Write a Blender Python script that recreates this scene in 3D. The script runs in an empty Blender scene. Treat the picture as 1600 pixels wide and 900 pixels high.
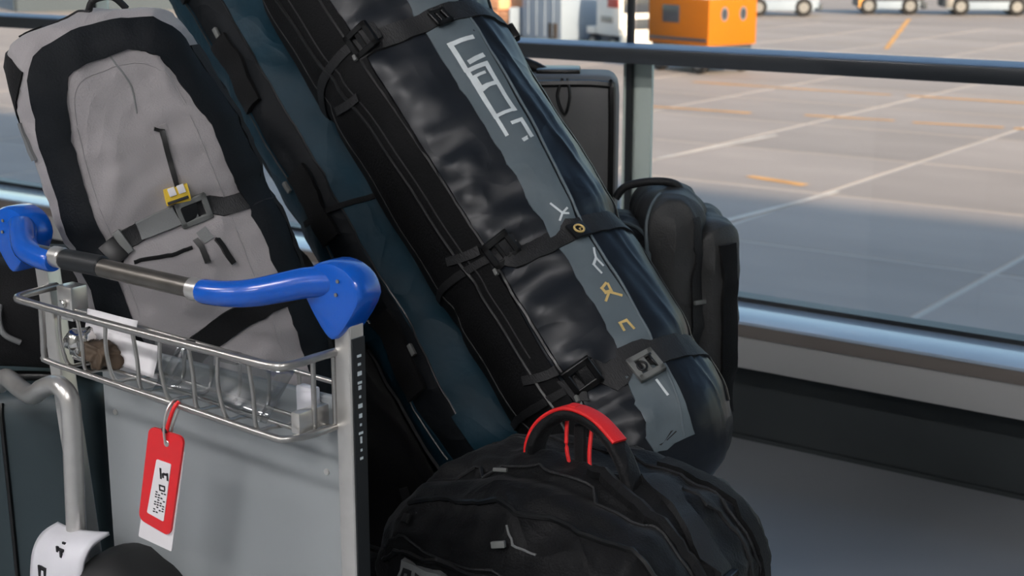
import bpy, bmesh, math, random
from mathutils import Vector, Matrix, noise
from mathutils.bvhtree import BVHTree

random.seed(7)
scn = bpy.context.scene
C = scn.collection
R = math.radians

# ------------------------------------------------------------------ camera, sky, sun, exposure
# world axes: X runs along the window wall, Y points at the window, Z up; metres
cam_d = bpy.data.cameras.new('camera')
cam = bpy.data.objects.new('camera', cam_d); C.objects.link(cam)
cam.location = (0, 0, 1.4)
cam.rotation_euler = (R(90) - math.atan(.24), 0, R(36))
cam_d.sensor_width = 36; cam_d.lens = 36 * 2285 / 1600
cam_d.clip_start = .05; cam_d.clip_end = 1000
cam_d.dof.use_dof = True; cam_d.dof.focus_distance = 1.95; cam_d.dof.aperture_fstop = 9
scn.camera = cam

SUN_ELEV = R(18); SUN_AZ = math.atan2(.9, -.43)      # low sun behind the terminal, to the right
world = bpy.data.worlds.new('sky'); scn.world = world; world.use_nodes = True
wn = world.node_tree.nodes; wl = world.node_tree.links
sky = wn.new('ShaderNodeTexSky'); sky.sky_type = 'NISHITA'; sky.sun_disc = False
sky.sun_elevation = SUN_ELEV; sky.sun_rotation = SUN_AZ; sky.air_density = 1.0; sky.dust_density = 1.6; sky.ozone_density = .6
wl.new(sky.outputs[0], wn['Background'].inputs[0]); wn['Background'].inputs[1].default_value = .31

sun_d = bpy.data.lights.new('sun', 'SUN'); sun_d.energy = 10.2; sun_d.color = (1, .74, .53); sun_d.angle = R(1.2)
sun = bpy.data.objects.new('sun', sun_d); C.objects.link(sun); sun.location = (40, -20, 40)
sd = Vector((math.sin(SUN_AZ) * math.cos(SUN_ELEV), math.cos(SUN_AZ) * math.cos(SUN_ELEV), math.sin(SUN_ELEV)))
sun.rotation_euler = sd.to_track_quat('Z', 'Y').to_euler()

vs = scn.view_settings
vs.view_transform = 'Standard'; vs.look = 'None'; vs.gamma = 1; vs.use_curve_mapping = False
vs.exposure = 0.0
CEIL_LIGHT = 55.0

# ------------------------------------------------------------------ helpers
def lin(r, g, b):
    f = lambda c: (c / 255 / 12.92) if c / 255 <= .04045 else ((c / 255 + .055) / 1.055) ** 2.4
    return (f(r), f(g), f(b), 1)

def mat(name, col, rough=.6, metal=0, bump=0, bscale=200, var=0, vscale=8, coat=0, sheen=0, spec=.5, stretch=None, rnd=0, emit=None, rvar=0, wr=None):
    m = bpy.data.materials.new(name); m.use_nodes = True
    n = m.node_tree.nodes; l = m.node_tree.links; p = n['Principled BSDF']
    col = lin(*col)
    p.inputs['Base Color'].default_value = col; p.inputs['Roughness'].default_value = rough
    p.inputs['Metallic'].default_value = metal; p.inputs['Coat Weight'].default_value = coat
    p.inputs['Sheen Weight'].default_value = sheen; p.inputs['Specular IOR Level'].default_value = spec
    tc = n.new('ShaderNodeTexCoord'); src = tc.outputs['Object']
    if stretch:
        mp = n.new('ShaderNodeMapping'); mp.inputs['Scale'].default_value = stretch
        l.new(src, mp.inputs[0]); src = mp.outputs[0]
    if var or rnd or rvar:
        nz = n.new('ShaderNodeTexNoise'); nz.inputs['Scale'].default_value = vscale; nz.inputs['Detail'].default_value = 5
        l.new(src, nz.inputs['Vector'])
        if rvar:
            mrr = n.new('ShaderNodeMapRange'); mrr.inputs[1].default_value = .3; mrr.inputs[2].default_value = .7
            mrr.inputs[3].default_value = max(0, rough - rvar); mrr.inputs[4].default_value = rough + rvar
            l.new(nz.outputs[0], mrr.inputs[0]); l.new(mrr.outputs[0], p.inputs['Roughness'])
    if var or rnd:
        mr = n.new('ShaderNodeMapRange'); mr.inputs[1].default_value = .25; mr.inputs[2].default_value = .75
        mr.inputs[3].default_value = 1 - var; mr.inputs[4].default_value = 1 + var
        l.new(nz.outputs[0], mr.inputs[0]); val = mr.outputs[0]
        if rnd:
            oi = n.new('ShaderNodeObjectInfo'); m2 = n.new('ShaderNodeMapRange')
            m2.inputs[3].default_value = 1 - rnd; m2.inputs[4].default_value = 1 + rnd
            l.new(oi.outputs['Random'], m2.inputs[0])
            mu = n.new('ShaderNodeMath'); mu.operation = 'MULTIPLY'; l.new(val, mu.inputs[0]); l.new(m2.outputs[0], mu.inputs[1]); val = mu.outputs[0]
        mx = n.new('ShaderNodeVectorMath'); mx.operation = 'SCALE'; mx.inputs[0].default_value = col[:3]
        l.new(val, mx.inputs['Scale']); l.new(mx.outputs[0], p.inputs['Base Color'])
    if bump:
        nb = n.new('ShaderNodeTexNoise'); nb.inputs['Scale'].default_value = bscale; nb.inputs['Detail'].default_value = 3
        l.new(src, nb.inputs['Vector'])
        b = n.new('ShaderNodeBump'); b.inputs['Strength'].default_value = bump; b.inputs['Distance'].default_value = .004
        l.new(nb.outputs[0], b.inputs['Height']); l.new(b.outputs[0], p.inputs['Normal'])
    if wr:
        ws, wst, wstr = wr
        wm = n.new('ShaderNodeMapping'); wm.inputs['Scale'].default_value = wstr; l.new(tc.outputs['Object'], wm.inputs[0])
        w1 = n.new('ShaderNodeTexNoise'); w1.noise_type = 'RIDGED_MULTIFRACTAL'; w1.inputs['Scale'].default_value = ws; w1.inputs['Detail'].default_value = 2; w1.inputs['Distortion'].default_value = .6; w1.inputs['Offset'].default_value = .8; w1.inputs['Gain'].default_value = 1.6; w1.normalize = True
        l.new(wm.outputs[0], w1.inputs['Vector'])
        b2 = n.new('ShaderNodeBump'); b2.inputs['Strength'].default_value = wst; b2.inputs['Distance'].default_value = .012
        l.new(w1.outputs[0], b2.inputs['Height'])
        if bump: l.new(b.outputs[0], b2.inputs['Normal'])
        l.new(b2.outputs[0], p.inputs['Normal'])
    if emit:
        p.inputs['Emission Color'].default_value = col; p.inputs['Emission Strength'].default_value = emit
    return m

M = dict(
    floor=mat('polished dark floor', (152, 156, 160), .3, var=.05, vscale=1.5, spec=.5),
    kick=mat('dark kick wall', (52, 58, 60), .7, var=.08),
    fascia=mat('grey fascia metal', (172, 172, 170), .5, var=.05, vscale=3),
    fasciad=mat('brown grey fascia cap', (122, 114, 108), .45, var=.05),
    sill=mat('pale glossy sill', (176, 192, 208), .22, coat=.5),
    rail=mat('dark anodised rail', (58, 62, 66), .32, metal=.3, coat=.35),
    mullion=mat('black mullion', (30, 33, 35), .4),
    railtop=mat('rail top painted sky sheen', (120, 148, 182), .55),  # blue of the sky on the dark rail, painted into the base colour
    post=mat('pale green grey post', (206, 218, 208), .45, var=.06, vscale=6),
    plaster=mat('grey plaster', (150, 150, 148), .85, var=.04),
    ceil=mat('ceiling white', (205, 205, 205), .85),
    facade=mat('terminal facade cladding', (140, 140, 140), .7, var=.05),
    apron=mat('apron joint sealant', (196, 190, 182), .8, var=.06, vscale=.4),
    slab=mat('apron concrete', (163, 154, 148), .75, var=.2, vscale=.35, rnd=.09, stretch=(.35, 1, 1)),
    yline=mat('worn yellow paint', (226, 168, 92), .7, var=.25, vscale=1.2),
    wline=mat('worn white paint', (214, 208, 200), .7, var=.2, vscale=1.2),
    greybag=mat('grey woven nylon', (152, 148, 149), .78, bump=.25, bscale=420, var=.07, vscale=9, sheen=.15, wr=(7, .38, (1, 1, .75))),
    blackfab=mat('black woven nylon', (11, 12, 14), .75, bump=.3, bscale=380, var=.25, vscale=14, sheen=.04, spec=.22),
    blackfab2=mat('black backpack nylon', (15, 16, 18), .6, bump=.3, bscale=300, var=.25, vscale=12, sheen=.05, spec=.22, wr=(9, .45, (1, 1, .7))),
    navyfab=mat('navy black band', (13, 18, 23), .65, bump=.25, bscale=300, var=.2, spec=.22),
    vinyl=mat('black coated vinyl', (18, 24, 32), .38, bump=.12, bscale=12, var=.15, vscale=10, stretch=(.5, .5, 1.6), spec=.42, wr=(7, .2, (.8, .8, 1.2))),
    panelfab=mat('black side panel fabric', (10, 11, 13), .75, bump=.3, bscale=260, var=.2, spec=.22),
    stripe=mat('grey reflective stripe', (94, 106, 112), .5, bump=.12, bscale=60, var=.1, vscale=25, wr=(12, .12, (1, 1, 1))),
    window_lit=mat('charcoal nylon', (54, 55, 55), .6, bump=.3, bscale=300, var=.25, vscale=14, wr=(10, .5, (1, 1, .6))),  # black fabric made paler: window light painted into the colour
    webbing=mat('black webbing', (26, 27, 29), .6, bump=.4, bscale=500, stretch=(1, 1, .3)),
    greyweb=mat('grey webbing', (120, 122, 122), .6, bump=.3, bscale=500),
    print=mat('pale printed lettering', (214, 222, 224), .5, var=.15, vscale=40),
    gold=mat('worn gold print', (214, 186, 118), .5, var=.2, vscale=60),
    teal=mat('dark teal nylon', (17, 47, 60), .55, bump=.35, bscale=40, var=.25, vscale=10, spec=.22, wr=(8, .4, (1, 1, 1))),
    dnavy=mat('dark navy nylon', (9, 14, 19), .65, bump=.35, bscale=40, var=.25, vscale=10, spec=.22, wr=(8, .4, (1, 1, 1))),
    buckle=mat('black plastic buckle', (16, 17, 18), .35),
    gbuckle=mat('grey plastic buckle', (112, 114, 112), .45),
    metal=mat('brushed steel', (206, 204, 200), .3, metal=.75, var=.06, vscale=40),
    chrome=mat('polished chrome', (214, 212, 208), .16, metal=1, var=.05, vscale=30),
    wire=mat('galvanised wire', (176, 174, 170), .3, metal=.9, var=.12, vscale=60),
    bar=mat('dark worn steel bar', (118, 114, 108), .35, metal=.9, var=.2, vscale=25),
    barblack=mat('black bar sleeve', (30, 32, 34), .45),
    blue=mat('glossy blue plastic', (0, 86, 192), .25, coat=.4, var=.05, vscale=20),
    panel=mat('grey painted steel panel', (143, 148, 150), .38, var=.07, vscale=5, rvar=.06),
    white=mat('white printed plastic', (216, 216, 222), .45, var=.05, vscale=12),
    black=mat('black rubber', (18, 19, 20), .55, var=.2, vscale=20),
    ink=mat('black ink', (24, 24, 28), .6),
    red=mat('red tag plastic', (222, 30, 38), .35, coat=.2),
    redfab=mat('red webbing', (230, 34, 36), .55, bump=.2, bscale=400),
    paper=mat('white paper', (224, 222, 224), .7, var=.04, vscale=30),
    yellow=mat('yellow rubber', (232, 196, 60), .5),
    brown=mat('brown scrap', (78, 64, 50), .7, var=.3, vscale=60),
    slate=mat('dark slate shell', (46, 60, 65), .5, var=.08, vscale=6),
    darkcase=mat('dark grey case shell', (124, 123, 123), .6, bump=.1, bscale=200, var=.06, vscale=10),
    truckyellow=mat('orange yellow paint', (172, 98, 4), .6, var=.04, vscale=1, spec=.2),
    truckwhite=mat('white vehicle paint', (232, 230, 224), .4, var=.03),
    truckblue=mat('blue grey paint', (138, 152, 168), .5, var=.06, vscale=1),
    truckdark=mat('dark vehicle paint', (52, 60, 70), .5, var=.15, vscale=1),
    glassd=mat('dark vehicle glass', (56, 62, 72), .15),
    redpaint=mat('red paint', (186, 66, 52), .5),
    tan=mat('orange tan crate', (232, 172, 130), .7, var=.08, vscale=2),
    tyre=mat('tyre', (26, 26, 28), .8),
    hub=mat('wheel hub', (140, 140, 140), .4, metal=.6),
    hangar=mat('blue grey hangar cladding', (58, 70, 80), .7, var=.06, vscale=.3),
    lampglow=mat('lamp diffuser', (252, 248, 248), .5, emit=CEIL_LIGHT),
)

def glass_mat():
    m = bpy.data.materials.new('window glass'); m.use_nodes = True
    n = m.node_tree.nodes; l = m.node_tree.links; n.remove(n['Principled BSDF'])
    t = n.new('ShaderNodeBsdfTransparent'); t.inputs[0].default_value = (.90, .93, .93, 1)
    g = n.new('ShaderNodeBsdfGlossy'); g.inputs['Roughness'].default_value = .02
    lw = n.new('ShaderNodeLayerWeight'); pw = n.new('ShaderNodeMath'); pw.operation = 'POWER'; pw.inputs[1].default_value = 4
    l.new(lw.outputs['Facing'], pw.inputs[0]); f = n.new('ShaderNodeMapRange'); f.inputs[3].default_value = .03; f.inputs[4].default_value = .6; l.new(pw.outputs[0], f.inputs[0])
    mx = n.new('ShaderNodeMixShader')
    l.new(f.outputs[0], mx.inputs[0]); l.new(t.outputs[0], mx.inputs[1]); l.new(g.outputs[0], mx.inputs[2])
    l.new(mx.outputs[0], n['Material Output'].inputs[0])
    return m
M['glass'] = glass_mat()
def clear_mat():
    m = bpy.data.materials.new('clear plastic sheet'); m.use_nodes = True
    n = m.node_tree.nodes; l = m.node_tree.links; n.remove(n['Principled BSDF'])
    t = n.new('ShaderNodeBsdfTransparent'); t.inputs[0].default_value = (.8, .82, .83, 1)
    g = n.new('ShaderNodeBsdfGlossy'); g.inputs['Roughness'].default_value = .12
    mx = n.new('ShaderNodeMixShader'); mx.inputs[0].default_value = .2
    l.new(t.outputs[0], mx.inputs[1]); l.new(g.outputs[0], mx.inputs[2]); l.new(mx.outputs[0], n['Material Output'].inputs[0])
    return m
M['clear'] = clear_mat()

def empty(name, loc=(0, 0, 0), rotz=0, matrix=None):
    o = bpy.data.objects.new(name, None); C.objects.link(o); o.empty_display_size = .1
    if matrix is not None: o.matrix_world = matrix
    else: o.location = loc; o.rotation_euler = (0, 0, rotz)
    return o

def tag(o, label=None, cat=None, group=None, kind=None):
    if label: o['label'] = label
    if cat: o['category'] = cat
    if group: o['group'] = group
    if kind: o['kind'] = kind
    return o

def obj(name, verts, faces, m, parent=None, smooth=True, angle=None):
    me = bpy.data.meshes.new(name); me.from_pydata([tuple(v) for v in verts], [], faces); me.update()
    if smooth: me.polygons.foreach_set('use_smooth', [True] * len(me.polygons))
    if m is not None: me.materials.append(M[m] if isinstance(m, str) else m)
    if angle: me.set_sharp_from_angle(angle=R(angle))
    o = bpy.data.objects.new(name, me); C.objects.link(o)
    if parent: o.parent = parent
    return o

def fix(verts, faces):
    bm = bmesh.new(); vs_ = [bm.verts.new(v) for v in verts]
    for f in faces:
        try: bm.faces.new([vs_[i] for i in f])
        except ValueError: pass
    bmesh.ops.recalc_face_normals(bm, faces=bm.faces)
    return bm

def bmobj(name, bm, m, parent=None, smooth=True, angle=35):
    me = bpy.data.meshes.new(name); bm.to_mesh(me); bm.free()
    if smooth:
        me.polygons.foreach_set('use_smooth', [True] * len(me.polygons)); me.set_sharp_from_angle(angle=R(angle))
    me.materials.append(M[m] if isinstance(m, str) else m)
    o = bpy.data.objects.new(name, me); C.objects.link(o)
    if parent: o.parent = parent
    return o

def add_box(bm, lo, hi, bevel=0, seg=2, mtx=None):
    b = bmesh.new(); bmesh.ops.create_cube(b, size=1)
    c = [(lo[i] + hi[i]) / 2 for i in range(3)]; s = [hi[i] - lo[i] for i in range(3)]
    for v in b.verts: v.co = Vector((c[i] + v.co[i] * s[i] for i in range(3)))
    if bevel: bmesh.ops.bevel(b, geom=list(b.edges), offset=bevel, segments=seg, profile=.6, affect='EDGES')
    if mtx: bmesh.ops.transform(b, matrix=mtx, verts=b.verts)
    me = bpy.data.meshes.new('t'); b.to_mesh(me); b.free(); bm.from_mesh(me); bpy.data.meshes.remove(me)

def box(name, lo, hi, m, parent=None, bevel=0, seg=2, mtx=None):
    bm = bmesh.new(); add_box(bm, lo, hi, bevel, seg, mtx)
    return bmobj(name, bm, m, parent, smooth=bevel > 0)

def struct(name, lo, hi, m, bevel=0, parent=None):
    o = box(name, lo, hi, m, parent, bevel)
    if not parent: o['kind'] = 'structure'
    return o

def smooth_path(pts, n=6, closed=False):
    P = [Vector(p) for p in pts]; out = []; N = len(P)
    for i in range(N if closed else N - 1):
        p0 = P[(i - 1) % N] if closed or i > 0 else P[0]; p1 = P[i]; p2 = P[(i + 1) % N]; p3 = P[(i + 2) % N] if closed or i + 2 < N else P[-1]
        for k in range(n):
            t = k / n
            out.append(.5 * ((2 * p1) + (-p0 + p2) * t + (2 * p0 - 5 * p1 + 4 * p2 - p3) * t * t + (-p0 + 3 * p1 - 3 * p2 + p3) * t ** 3))
    if not closed: out.append(P[-1])
    return out

def tube_geo(pts, r, seg=10, closed=False, cap=True):
    P = [Vector(p) for p in pts]; N = len(P); V = []; F = []
    rr = r if isinstance(r, (list, tuple)) else [r] * N
    t0 = (P[1] - P[0]).normalized(); up = Vector((0, 0, 1)) if abs(t0.z) < .9 else Vector((1, 0, 0))
    nrm = (up - up.dot(t0) * t0).normalized()
    for i in range(N):
        a = P[i - 1] if i > 0 or closed else P[i]; b = P[(i + 1) % N] if i < N - 1 or closed else P[i]
        t = (b - a).normalized(); nrm = (nrm - nrm.dot(t) * t).normalized(); bn = t.cross(nrm)
        for k in range(seg):
            an = 2 * math.pi * k / seg; V.append(P[i] + (nrm * math.cos(an) + bn * math.sin(an)) * rr[i])
    for i in range(N if closed else N - 1):
        j = (i + 1) % N
        for k in range(seg): F.append((i * seg + k, i * seg + (k + 1) % seg, j * seg + (k + 1) % seg, j * seg + k))
    if cap and not closed:
        F.append(tuple(range(seg))[::-1]); F.append(tuple((N - 1) * seg + k for k in range(seg)))
    return V, F

def tube(name, pts, r, m, parent=None, seg=10, closed=False):
    V, F = tube_geo(pts, r, seg, closed)
    return obj(name, V, F, m, parent, True, 50)

def cyl_geo(p, axis, r, h, seg=20, bevel=0):
    """lathe along axis starting at p"""
    a = Vector(axis).normalized(); p = Vector(p)
    prof = [(0, 0), (r - bevel, 0), (r, bevel), (r, h - bevel), (r - bevel, h), (0, h)] if bevel else [(0, 0), (r, 0), (r, h), (0, h)]
    u = a.orthogonal().normalized(); w = a.cross(u); V = []; F = []
    for (rr, z) in prof:
        for k in range(seg):
            an = 2 * math.pi * k / seg; V.append(p + a * z + (u * math.cos(an) + w * math.sin(an)) * max(rr, 1e-4))
    for i in range(len(prof) - 1):
        for k in range(seg): F.append((i * seg + k, i * seg + (k + 1) % seg, (i + 1) * seg + (k + 1) % seg, (i + 1) * seg + k))
    return V, F

def cyl(name, p, axis, r, h, m, parent=None, seg=20, bevel=0):
    V, F = cyl_geo(p, axis, r, h, seg, bevel)
    return obj(name, V, F, m, parent, True, 40)

# soft bodies: a rounded box on a cube grid, deformed, with a BVH so that straps, zips and prints can lie on it
class Soft:
    def __init__(s, h, r, n=(10, 10, 24), deform=None):
        hx, hy, hz = h; s.V = []; s.F = []; key = {}
        def vid(p):
            k = (round(p[0], 5), round(p[1], 5), round(p[2], 5))
            if k not in key: key[k] = len(s.V); s.V.append(Vector(p))
            return key[k]
        def rnd(c):
            q = Vector((max(-hx + r, min(hx - r, c.x)), max(-hy + r, min(hy - r, c.y)), max(-hz + r, min(hz - r, c.z))))
            d = c - q
            return q + d.normalized() * r if d.length > 1e-9 else c
        for ax in range(3):
            for sg in (-1, 1):
                a, b = [(1, 2), (2, 0), (0, 1)][ax]; na, nb = n[a], n[b]; H = (hx, hy, hz); g = []
                for i in range(na + 1):
                    row = []
                    for j in range(nb + 1):
                        c = Vector((0, 0, 0)); c[ax] = sg * H[ax]
                        # denser towards the edges, where the rounding is
                        c[a] = H[a] * math.sin(math.pi / 2 * (2 * i / na - 1)) ; c[b] = H[b] * math.sin(math.pi / 2 * (2 * j / nb - 1)) if nb < 40 else H[b] * (2 * j / nb - 1)
                        row.append(vid(c))
                    g.append(row)
                for i in range(na):
                    for j in range(nb):
                        f = (g[i][j], g[i + 1][j], g[i + 1][j + 1], g[i][j + 1])
                        s.F.append(f if sg > 0 else f[::-1])
        s.V = [rnd(v) for v in s.V]
        if deform: s.V = [Vector(deform(v)) for v in s.V]
        s.bvh = BVHTree.FromPolygons(s.V, s.F)
    def make(s, name, m, parent): return obj(name, s.V, s.F, m, parent)
    def hit(s, p):
        l, nn, i, d = s.bvh.find_nearest(Vector(p)); return l, nn
    def patch(s, name, f, ns, nt, th, m, parent, sink=.004):
        """grid f(a,b) a,b in 0..1 laid on the body, th thick"""
        V = []; F = []; W = nt + 1
        for i in range(ns + 1):
            for j in range(nt + 1):
                l, nn = s.hit(f(i / ns, j / nt)); e = 0 if 0 < j < nt and 0 < i < ns else 1
                V.append(l + nn * th)
        for i in range(ns):
            for j in range(nt): F.append((i * W + j, (i + 1) * W + j, (i + 1) * W + j + 1, i * W + j + 1))
        rim = [i * W for i in range(ns + 1)] + [ns * W + j for j in range(1, nt + 1)] + [i * W + nt for i in range(ns - 1, -1, -1)] + [j for j in range(nt - 1, 0, -1)]
        b0 = len(V)
        for k in rim:
            l, nn = s.hit(V[k]); V.append(l - nn * sink)
        for q in range(len(rim)):
            q2 = (q + 1) % len(rim); F.append((rim[q], rim[q2], b0 + q2, b0 + q))
        o = bmobj(name, fix(V, F), m, parent, True, 50)
        return o
    def strap(s, name, pts, width, th, m, parent, nt=3, dens=.012, closed=False):
        P = smooth_path(pts, 8, closed) if len(pts) > 2 else [Vector(p) for p in pts]
        if closed: P = P + [P[0]]
        L = [0]
        for i in range(1, len(P)): L.append(L[-1] + (P[i] - P[i - 1]).length)
        n = max(2, int(L[-1] / dens)); Q = []
        k = 0
        for i in range(n + 1):
            d = L[-1] * i / n
            while k < len(L) - 2 and L[k + 1] < d: k += 1
            t = (d - L[k]) / max(1e-9, L[k + 1] - L[k]); Q.append(s.hit(P[k].lerp(P[k + 1], t)))
        NN = [sum((Q[(k_ % n) if closed else min(n, max(0, k_))][1] for k_ in range(i - 4, i + 5)), Vector()).normalized() for i in range(n + 1)]
        S = []
        for i in range(n + 1):
            a = Q[(i - 3) % n if closed else max(0, i - 3)][0]; b = Q[(i + 3) % n if closed else min(n, i + 3)][0]
            S.append((b - a).cross(NN[i]).normalized())
        def f(a, b):
            i = round(a * n); return Q[i][0] + S[i] * width * (b - .5)
        return s.patch(name, f, n, nt, th, m, parent)
    def cord(s, name, pts, r, m, parent, dens=.012, lift=0, seg=6):
        P = smooth_path(pts, 8) if len(pts) > 2 else [Vector(p) for p in pts]
        Q = []
        for i in range(len(P) - 1):
            k = max(1, int((P[i + 1] - P[i]).length / dens))
            for j in range(k): Q.append(P[i].lerp(P[i + 1], j / k))
        Q.append(P[-1]); Q = [(lambda h: h[0] + h[1] * (r * .4 + lift))(s.hit(q)) for q in Q]
        return tube(name, Q, r, m, parent, seg)
    def glyphs(s, name, strokes, fmap, width, th, m, parent):
        """strokes: 2-D polylines (a,b) -> joined flat print lying on the body"""
        V = []; F = []
        for st in strokes:
            for (p, q) in zip(st[:-1], st[1:]):
                a = Vector(fmap(*p)); b = Vector(fmap(*q)); k = max(1, int((b - a).length / .008)); base = len(V)
                la, na = s.hit(a); sd_ = (b - a).cross(na).normalized() * width / 2; ex = (b - a).normalized() * width * .5
                for i in range(k + 1):
                    c = (a - ex).lerp(b + ex, i / k)
                    for g in (-1, 1):
                        l, nn = s.hit(c + sd_ * g); V.append(l + nn * th)
                for i in range(k): F.append((base + 2 * i, base + 2 * i + 1, base + 2 * i + 3, base + 2 * i + 2))
        return bmobj(name, fix(V, F), m, parent, True, 60)

def clip(s, name, p, along, size, m, parent, lift=.004):
    """a small bevelled buckle lying on a soft body at p, its x axis along 'along'"""
    l, nn = s.hit(p); x = Vector(along); x = (x - x.dot(nn) * nn).normalized(); y = nn.cross(x)
    mt = Matrix((x, y, nn)).transposed().to_4x4(); mt.translation = l + nn * lift
    h = [q / 2 for q in size]
    return box(name, [-q for q in h], h, m, parent, min(h) * .5, 2, mt), mt

def frame_clip(s, name, p, along, size, m, parent, lift=.005, inner='buckle'):
    """a rectangular ring buckle with a centre bar"""
    l, nn = s.hit(p); x = Vector(along); x = (x - x.dot(nn) * nn).normalized(); y = nn.cross(x)
    mt = Matrix((x, y, nn)).transposed().to_4x4(); mt.translation = l + nn * lift
    w, h, t = size; e = .22 * h; bm = bmesh.new()
    for lo, hi in (((-w/2, -h/2, -t/2), (w/2, -h/2 + e, t/2)), ((-w/2, h/2 - e, -t/2), (w/2, h/2, t/2)), ((-w/2, -h/2, -t/2), (-w/2 + e, h/2, t/2)), ((w/2 - e, -h/2, -t/2), (w/2, h/2, t/2)), ((-e/2, -h/2, -t/3), (e/2, h/2, t/3))):
        add_box(bm, lo, hi, .0012, 1, mt)
    o = bmobj(name, bm, m, parent)
    return o, mt

def rootmat(o, e1, e2, e3):
    m = Matrix((Vector(e1), -Vector(e3), Vector(e2))).transposed().to_4x4(); m.translation = Vector(o); return m

def nz(v, s, seed=0): return noise.noise(Vector((v[0] * s + seed, v[1] * s - seed, v[2] * s + seed * 2)))

def ridge(v, s, seed=0, p=3): return (1 - min(1, abs(2.2 * nz(v, s, seed)))) ** p

# ------------------------------------------------------------------ the setting: room
YW = 3.66
struct('floor', (-9, -5, -.25), (4, YW, 0), 'floor')
struct('ceiling', (-9, -5, 3.6), (4, YW + .1, 3.75), 'ceil')
struct('wall_back', (-9, -5.2, -.25), (4, -5, 3.75), 'plaster')
struct('wall_left', (-9.2, -5.2, -.25), (-9, YW + .1, 3.75), 'plaster')
struct('wall_right', (4, -5.2, -.25), (4.2, YW + .1, 3.75), 'plaster')
struct('wall_window', (-9, 3.62, 0), (4, YW, .27), 'kick')
struct('baseboard_window', (-9, 3.605, 0), (4, 3.62, .012), 'kick')
struct('trim_1', (-9, 3.47, .255), (4, 3.66, .345), 'fascia', .004)
struct('trim_2', (-9, 3.462, .345), (4, 3.66, .381), 'fasciad', .003)
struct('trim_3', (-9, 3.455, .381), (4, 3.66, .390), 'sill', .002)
struct('trim_4', (-9, 3.66, .27), (4, 3.72, .402), 'mullion')
struct('trim_5', (-9, 3.5, 1.058), (4, 3.66, 1.100), 'rail', .004)
struct('trim_6', (-9, 3.505, 1.100), (4, 3.655, 1.1035), 'railtop', .001)  # thin strip that carries the painted sky blue
struct('trim_7', (-9, 3.6, 3.45), (4, 3.72, 3.6), 'rail')
MULL = [-7.05, -4.64, -2.236, .17, 2.57]
for i, x in enumerate(MULL):
    m_ = struct('trim_%d' % (8 + i), (x - .009, 3.652, .39), (x + .009, 3.67, 3.45), 'mullion', .003)
    box('post', (x - .030, 3.671, .40), (x + .068, 3.684, 1.058 if i != 1 else 3.45), 'post', m_, .004)
edges = [-9] + MULL + [4]
for i in range(len(edges) - 1):
    a = edges[i] + (.012 if i else 0); b = edges[i + 1] - (.012 if i < len(edges) - 2 else 0)
    w_ = struct('window_%d' % (i + 1), (a, 3.672, 1.1035), (b, 3.678, 3.45), 'glass')
    g2 = box('pane', (a, 3.672, .39), (b, 3.678, 1.058), 'glass', w_)

# the rest of the terminal, whose shade lies on the near apron
struct('wall_lower', (-80, -20, -4), (120, 3.72, -.25), 'facade')
struct('wall_upper', (-80, -20, 3.75), (120, 3.76, 14.5), 'facade')
struct('wall_far_left', (-80, -20, -.25), (-9.2, 3.72, 3.75), 'facade')
struct('wall_far_right', (4.2, -20, -.25), (120, 3.72, 3.75), 'facade')

# ceiling lamps of the hall
k = 0
for (x, y) in ((-4.4, -1.5), (-1.6, -1.5), (1.2, -1.5), (-4.4, -3.9), (-1.6, -3.9), (1.2, -3.9)):
    r_ = empty('ceiling_light', (x, y, 3.52))
    box('housing', (-.62, -.18, .02), (.62, .18, .08), 'plaster', r_, .01)
    box('diffuser', (-.58, -.14, .0), (.58, .14, .022), 'lampglow', r_, .004)
    pos = ('leftmost', 'middle', 'rightmost')[k % 3] + (' of the row nearer the window' if k < 3 else ' of the row farther from the window')
    tag(r_, 'long ceiling lamp above the hall, ' + pos, 'ceiling lamp', 'ceiling lamps'); k += 1

# ------------------------------------------------------------------ the setting: apron outside
ap = struct('floor_apron', (-400, 3.72, -4.3), (300, 600, -4.012), 'apron')
S = 5.5; g = .055
sm = None
for j in range(-3, 12):
    for i in range(-9, 5):
        x0 = -12.9 + S * i; y0 = 23.7 + S * j
        if y0 < 3.9: continue
        if sm is None:
            sl = box('slab', (g, g, -.1), (S - g, S - g, 0), 'slab', ap, .015, 1); sm = sl.data
        else:
            sl = bpy.data.objects.new('slab', sm); C.objects.link(sl); sl.parent = ap
        sl.location = (x0, y0, -4 + .004 * nz((i, j, 0), .7))
# beyond the slabs that can be told apart
for lo, hi in (((-400, 89.75, -4.1), (300, 600, -4.0)), ((-400, 3.9, -4.1), (-62.4, 89.7, -4.0)), ((14.7, 3.9, -4.1), (300, 89.7, -4.0))):
    box('far_concrete', lo, hi, 'slab', ap)

def strip(name, a, b, w, m):
    a = Vector(a); b = Vector(b); d = (b - a).normalized(); n_ = Vector((-d.y, d.x)) * w / 2; V = []; F = []
    n = max(2, int((b - a).length / 1.5))
    for i in range(n + 1):
        p = a.lerp(b, i / n); w2 = .7 + .45 * nz((p.x, p.y, 3), .6)
        for s_ in (-1, 1): V.append((p.x + n_.x * s_ * w2, p.y + n_.y * s_ * w2, -3.988))
    for i in range(n): F.append((2 * i, 2 * i + 2, 2 * i + 3, 2 * i + 1))
    o = obj(name, V, F, m, ap); return o
for a, b in (((-27.5, 49.6), (-19.5, 49.5)), ((-19, 49.6), (-8, 49.8)), ((-25.4, 41.4), (-21, 41.7)), ((-19.4, 42.2), (-16.6, 42.5)), ((-16, 42.4), (-13.4, 42.8)), ((-13.1, 42.8), (-7, 43.1)), ((-28.0, 70), (-37.3, 97)), ((-14, 52), (-19.2, 66)), ((-15.3, 30.4), (-13.7, 30.0))):
    strip('yellow_line', a, b, .42, 'yline')
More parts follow.
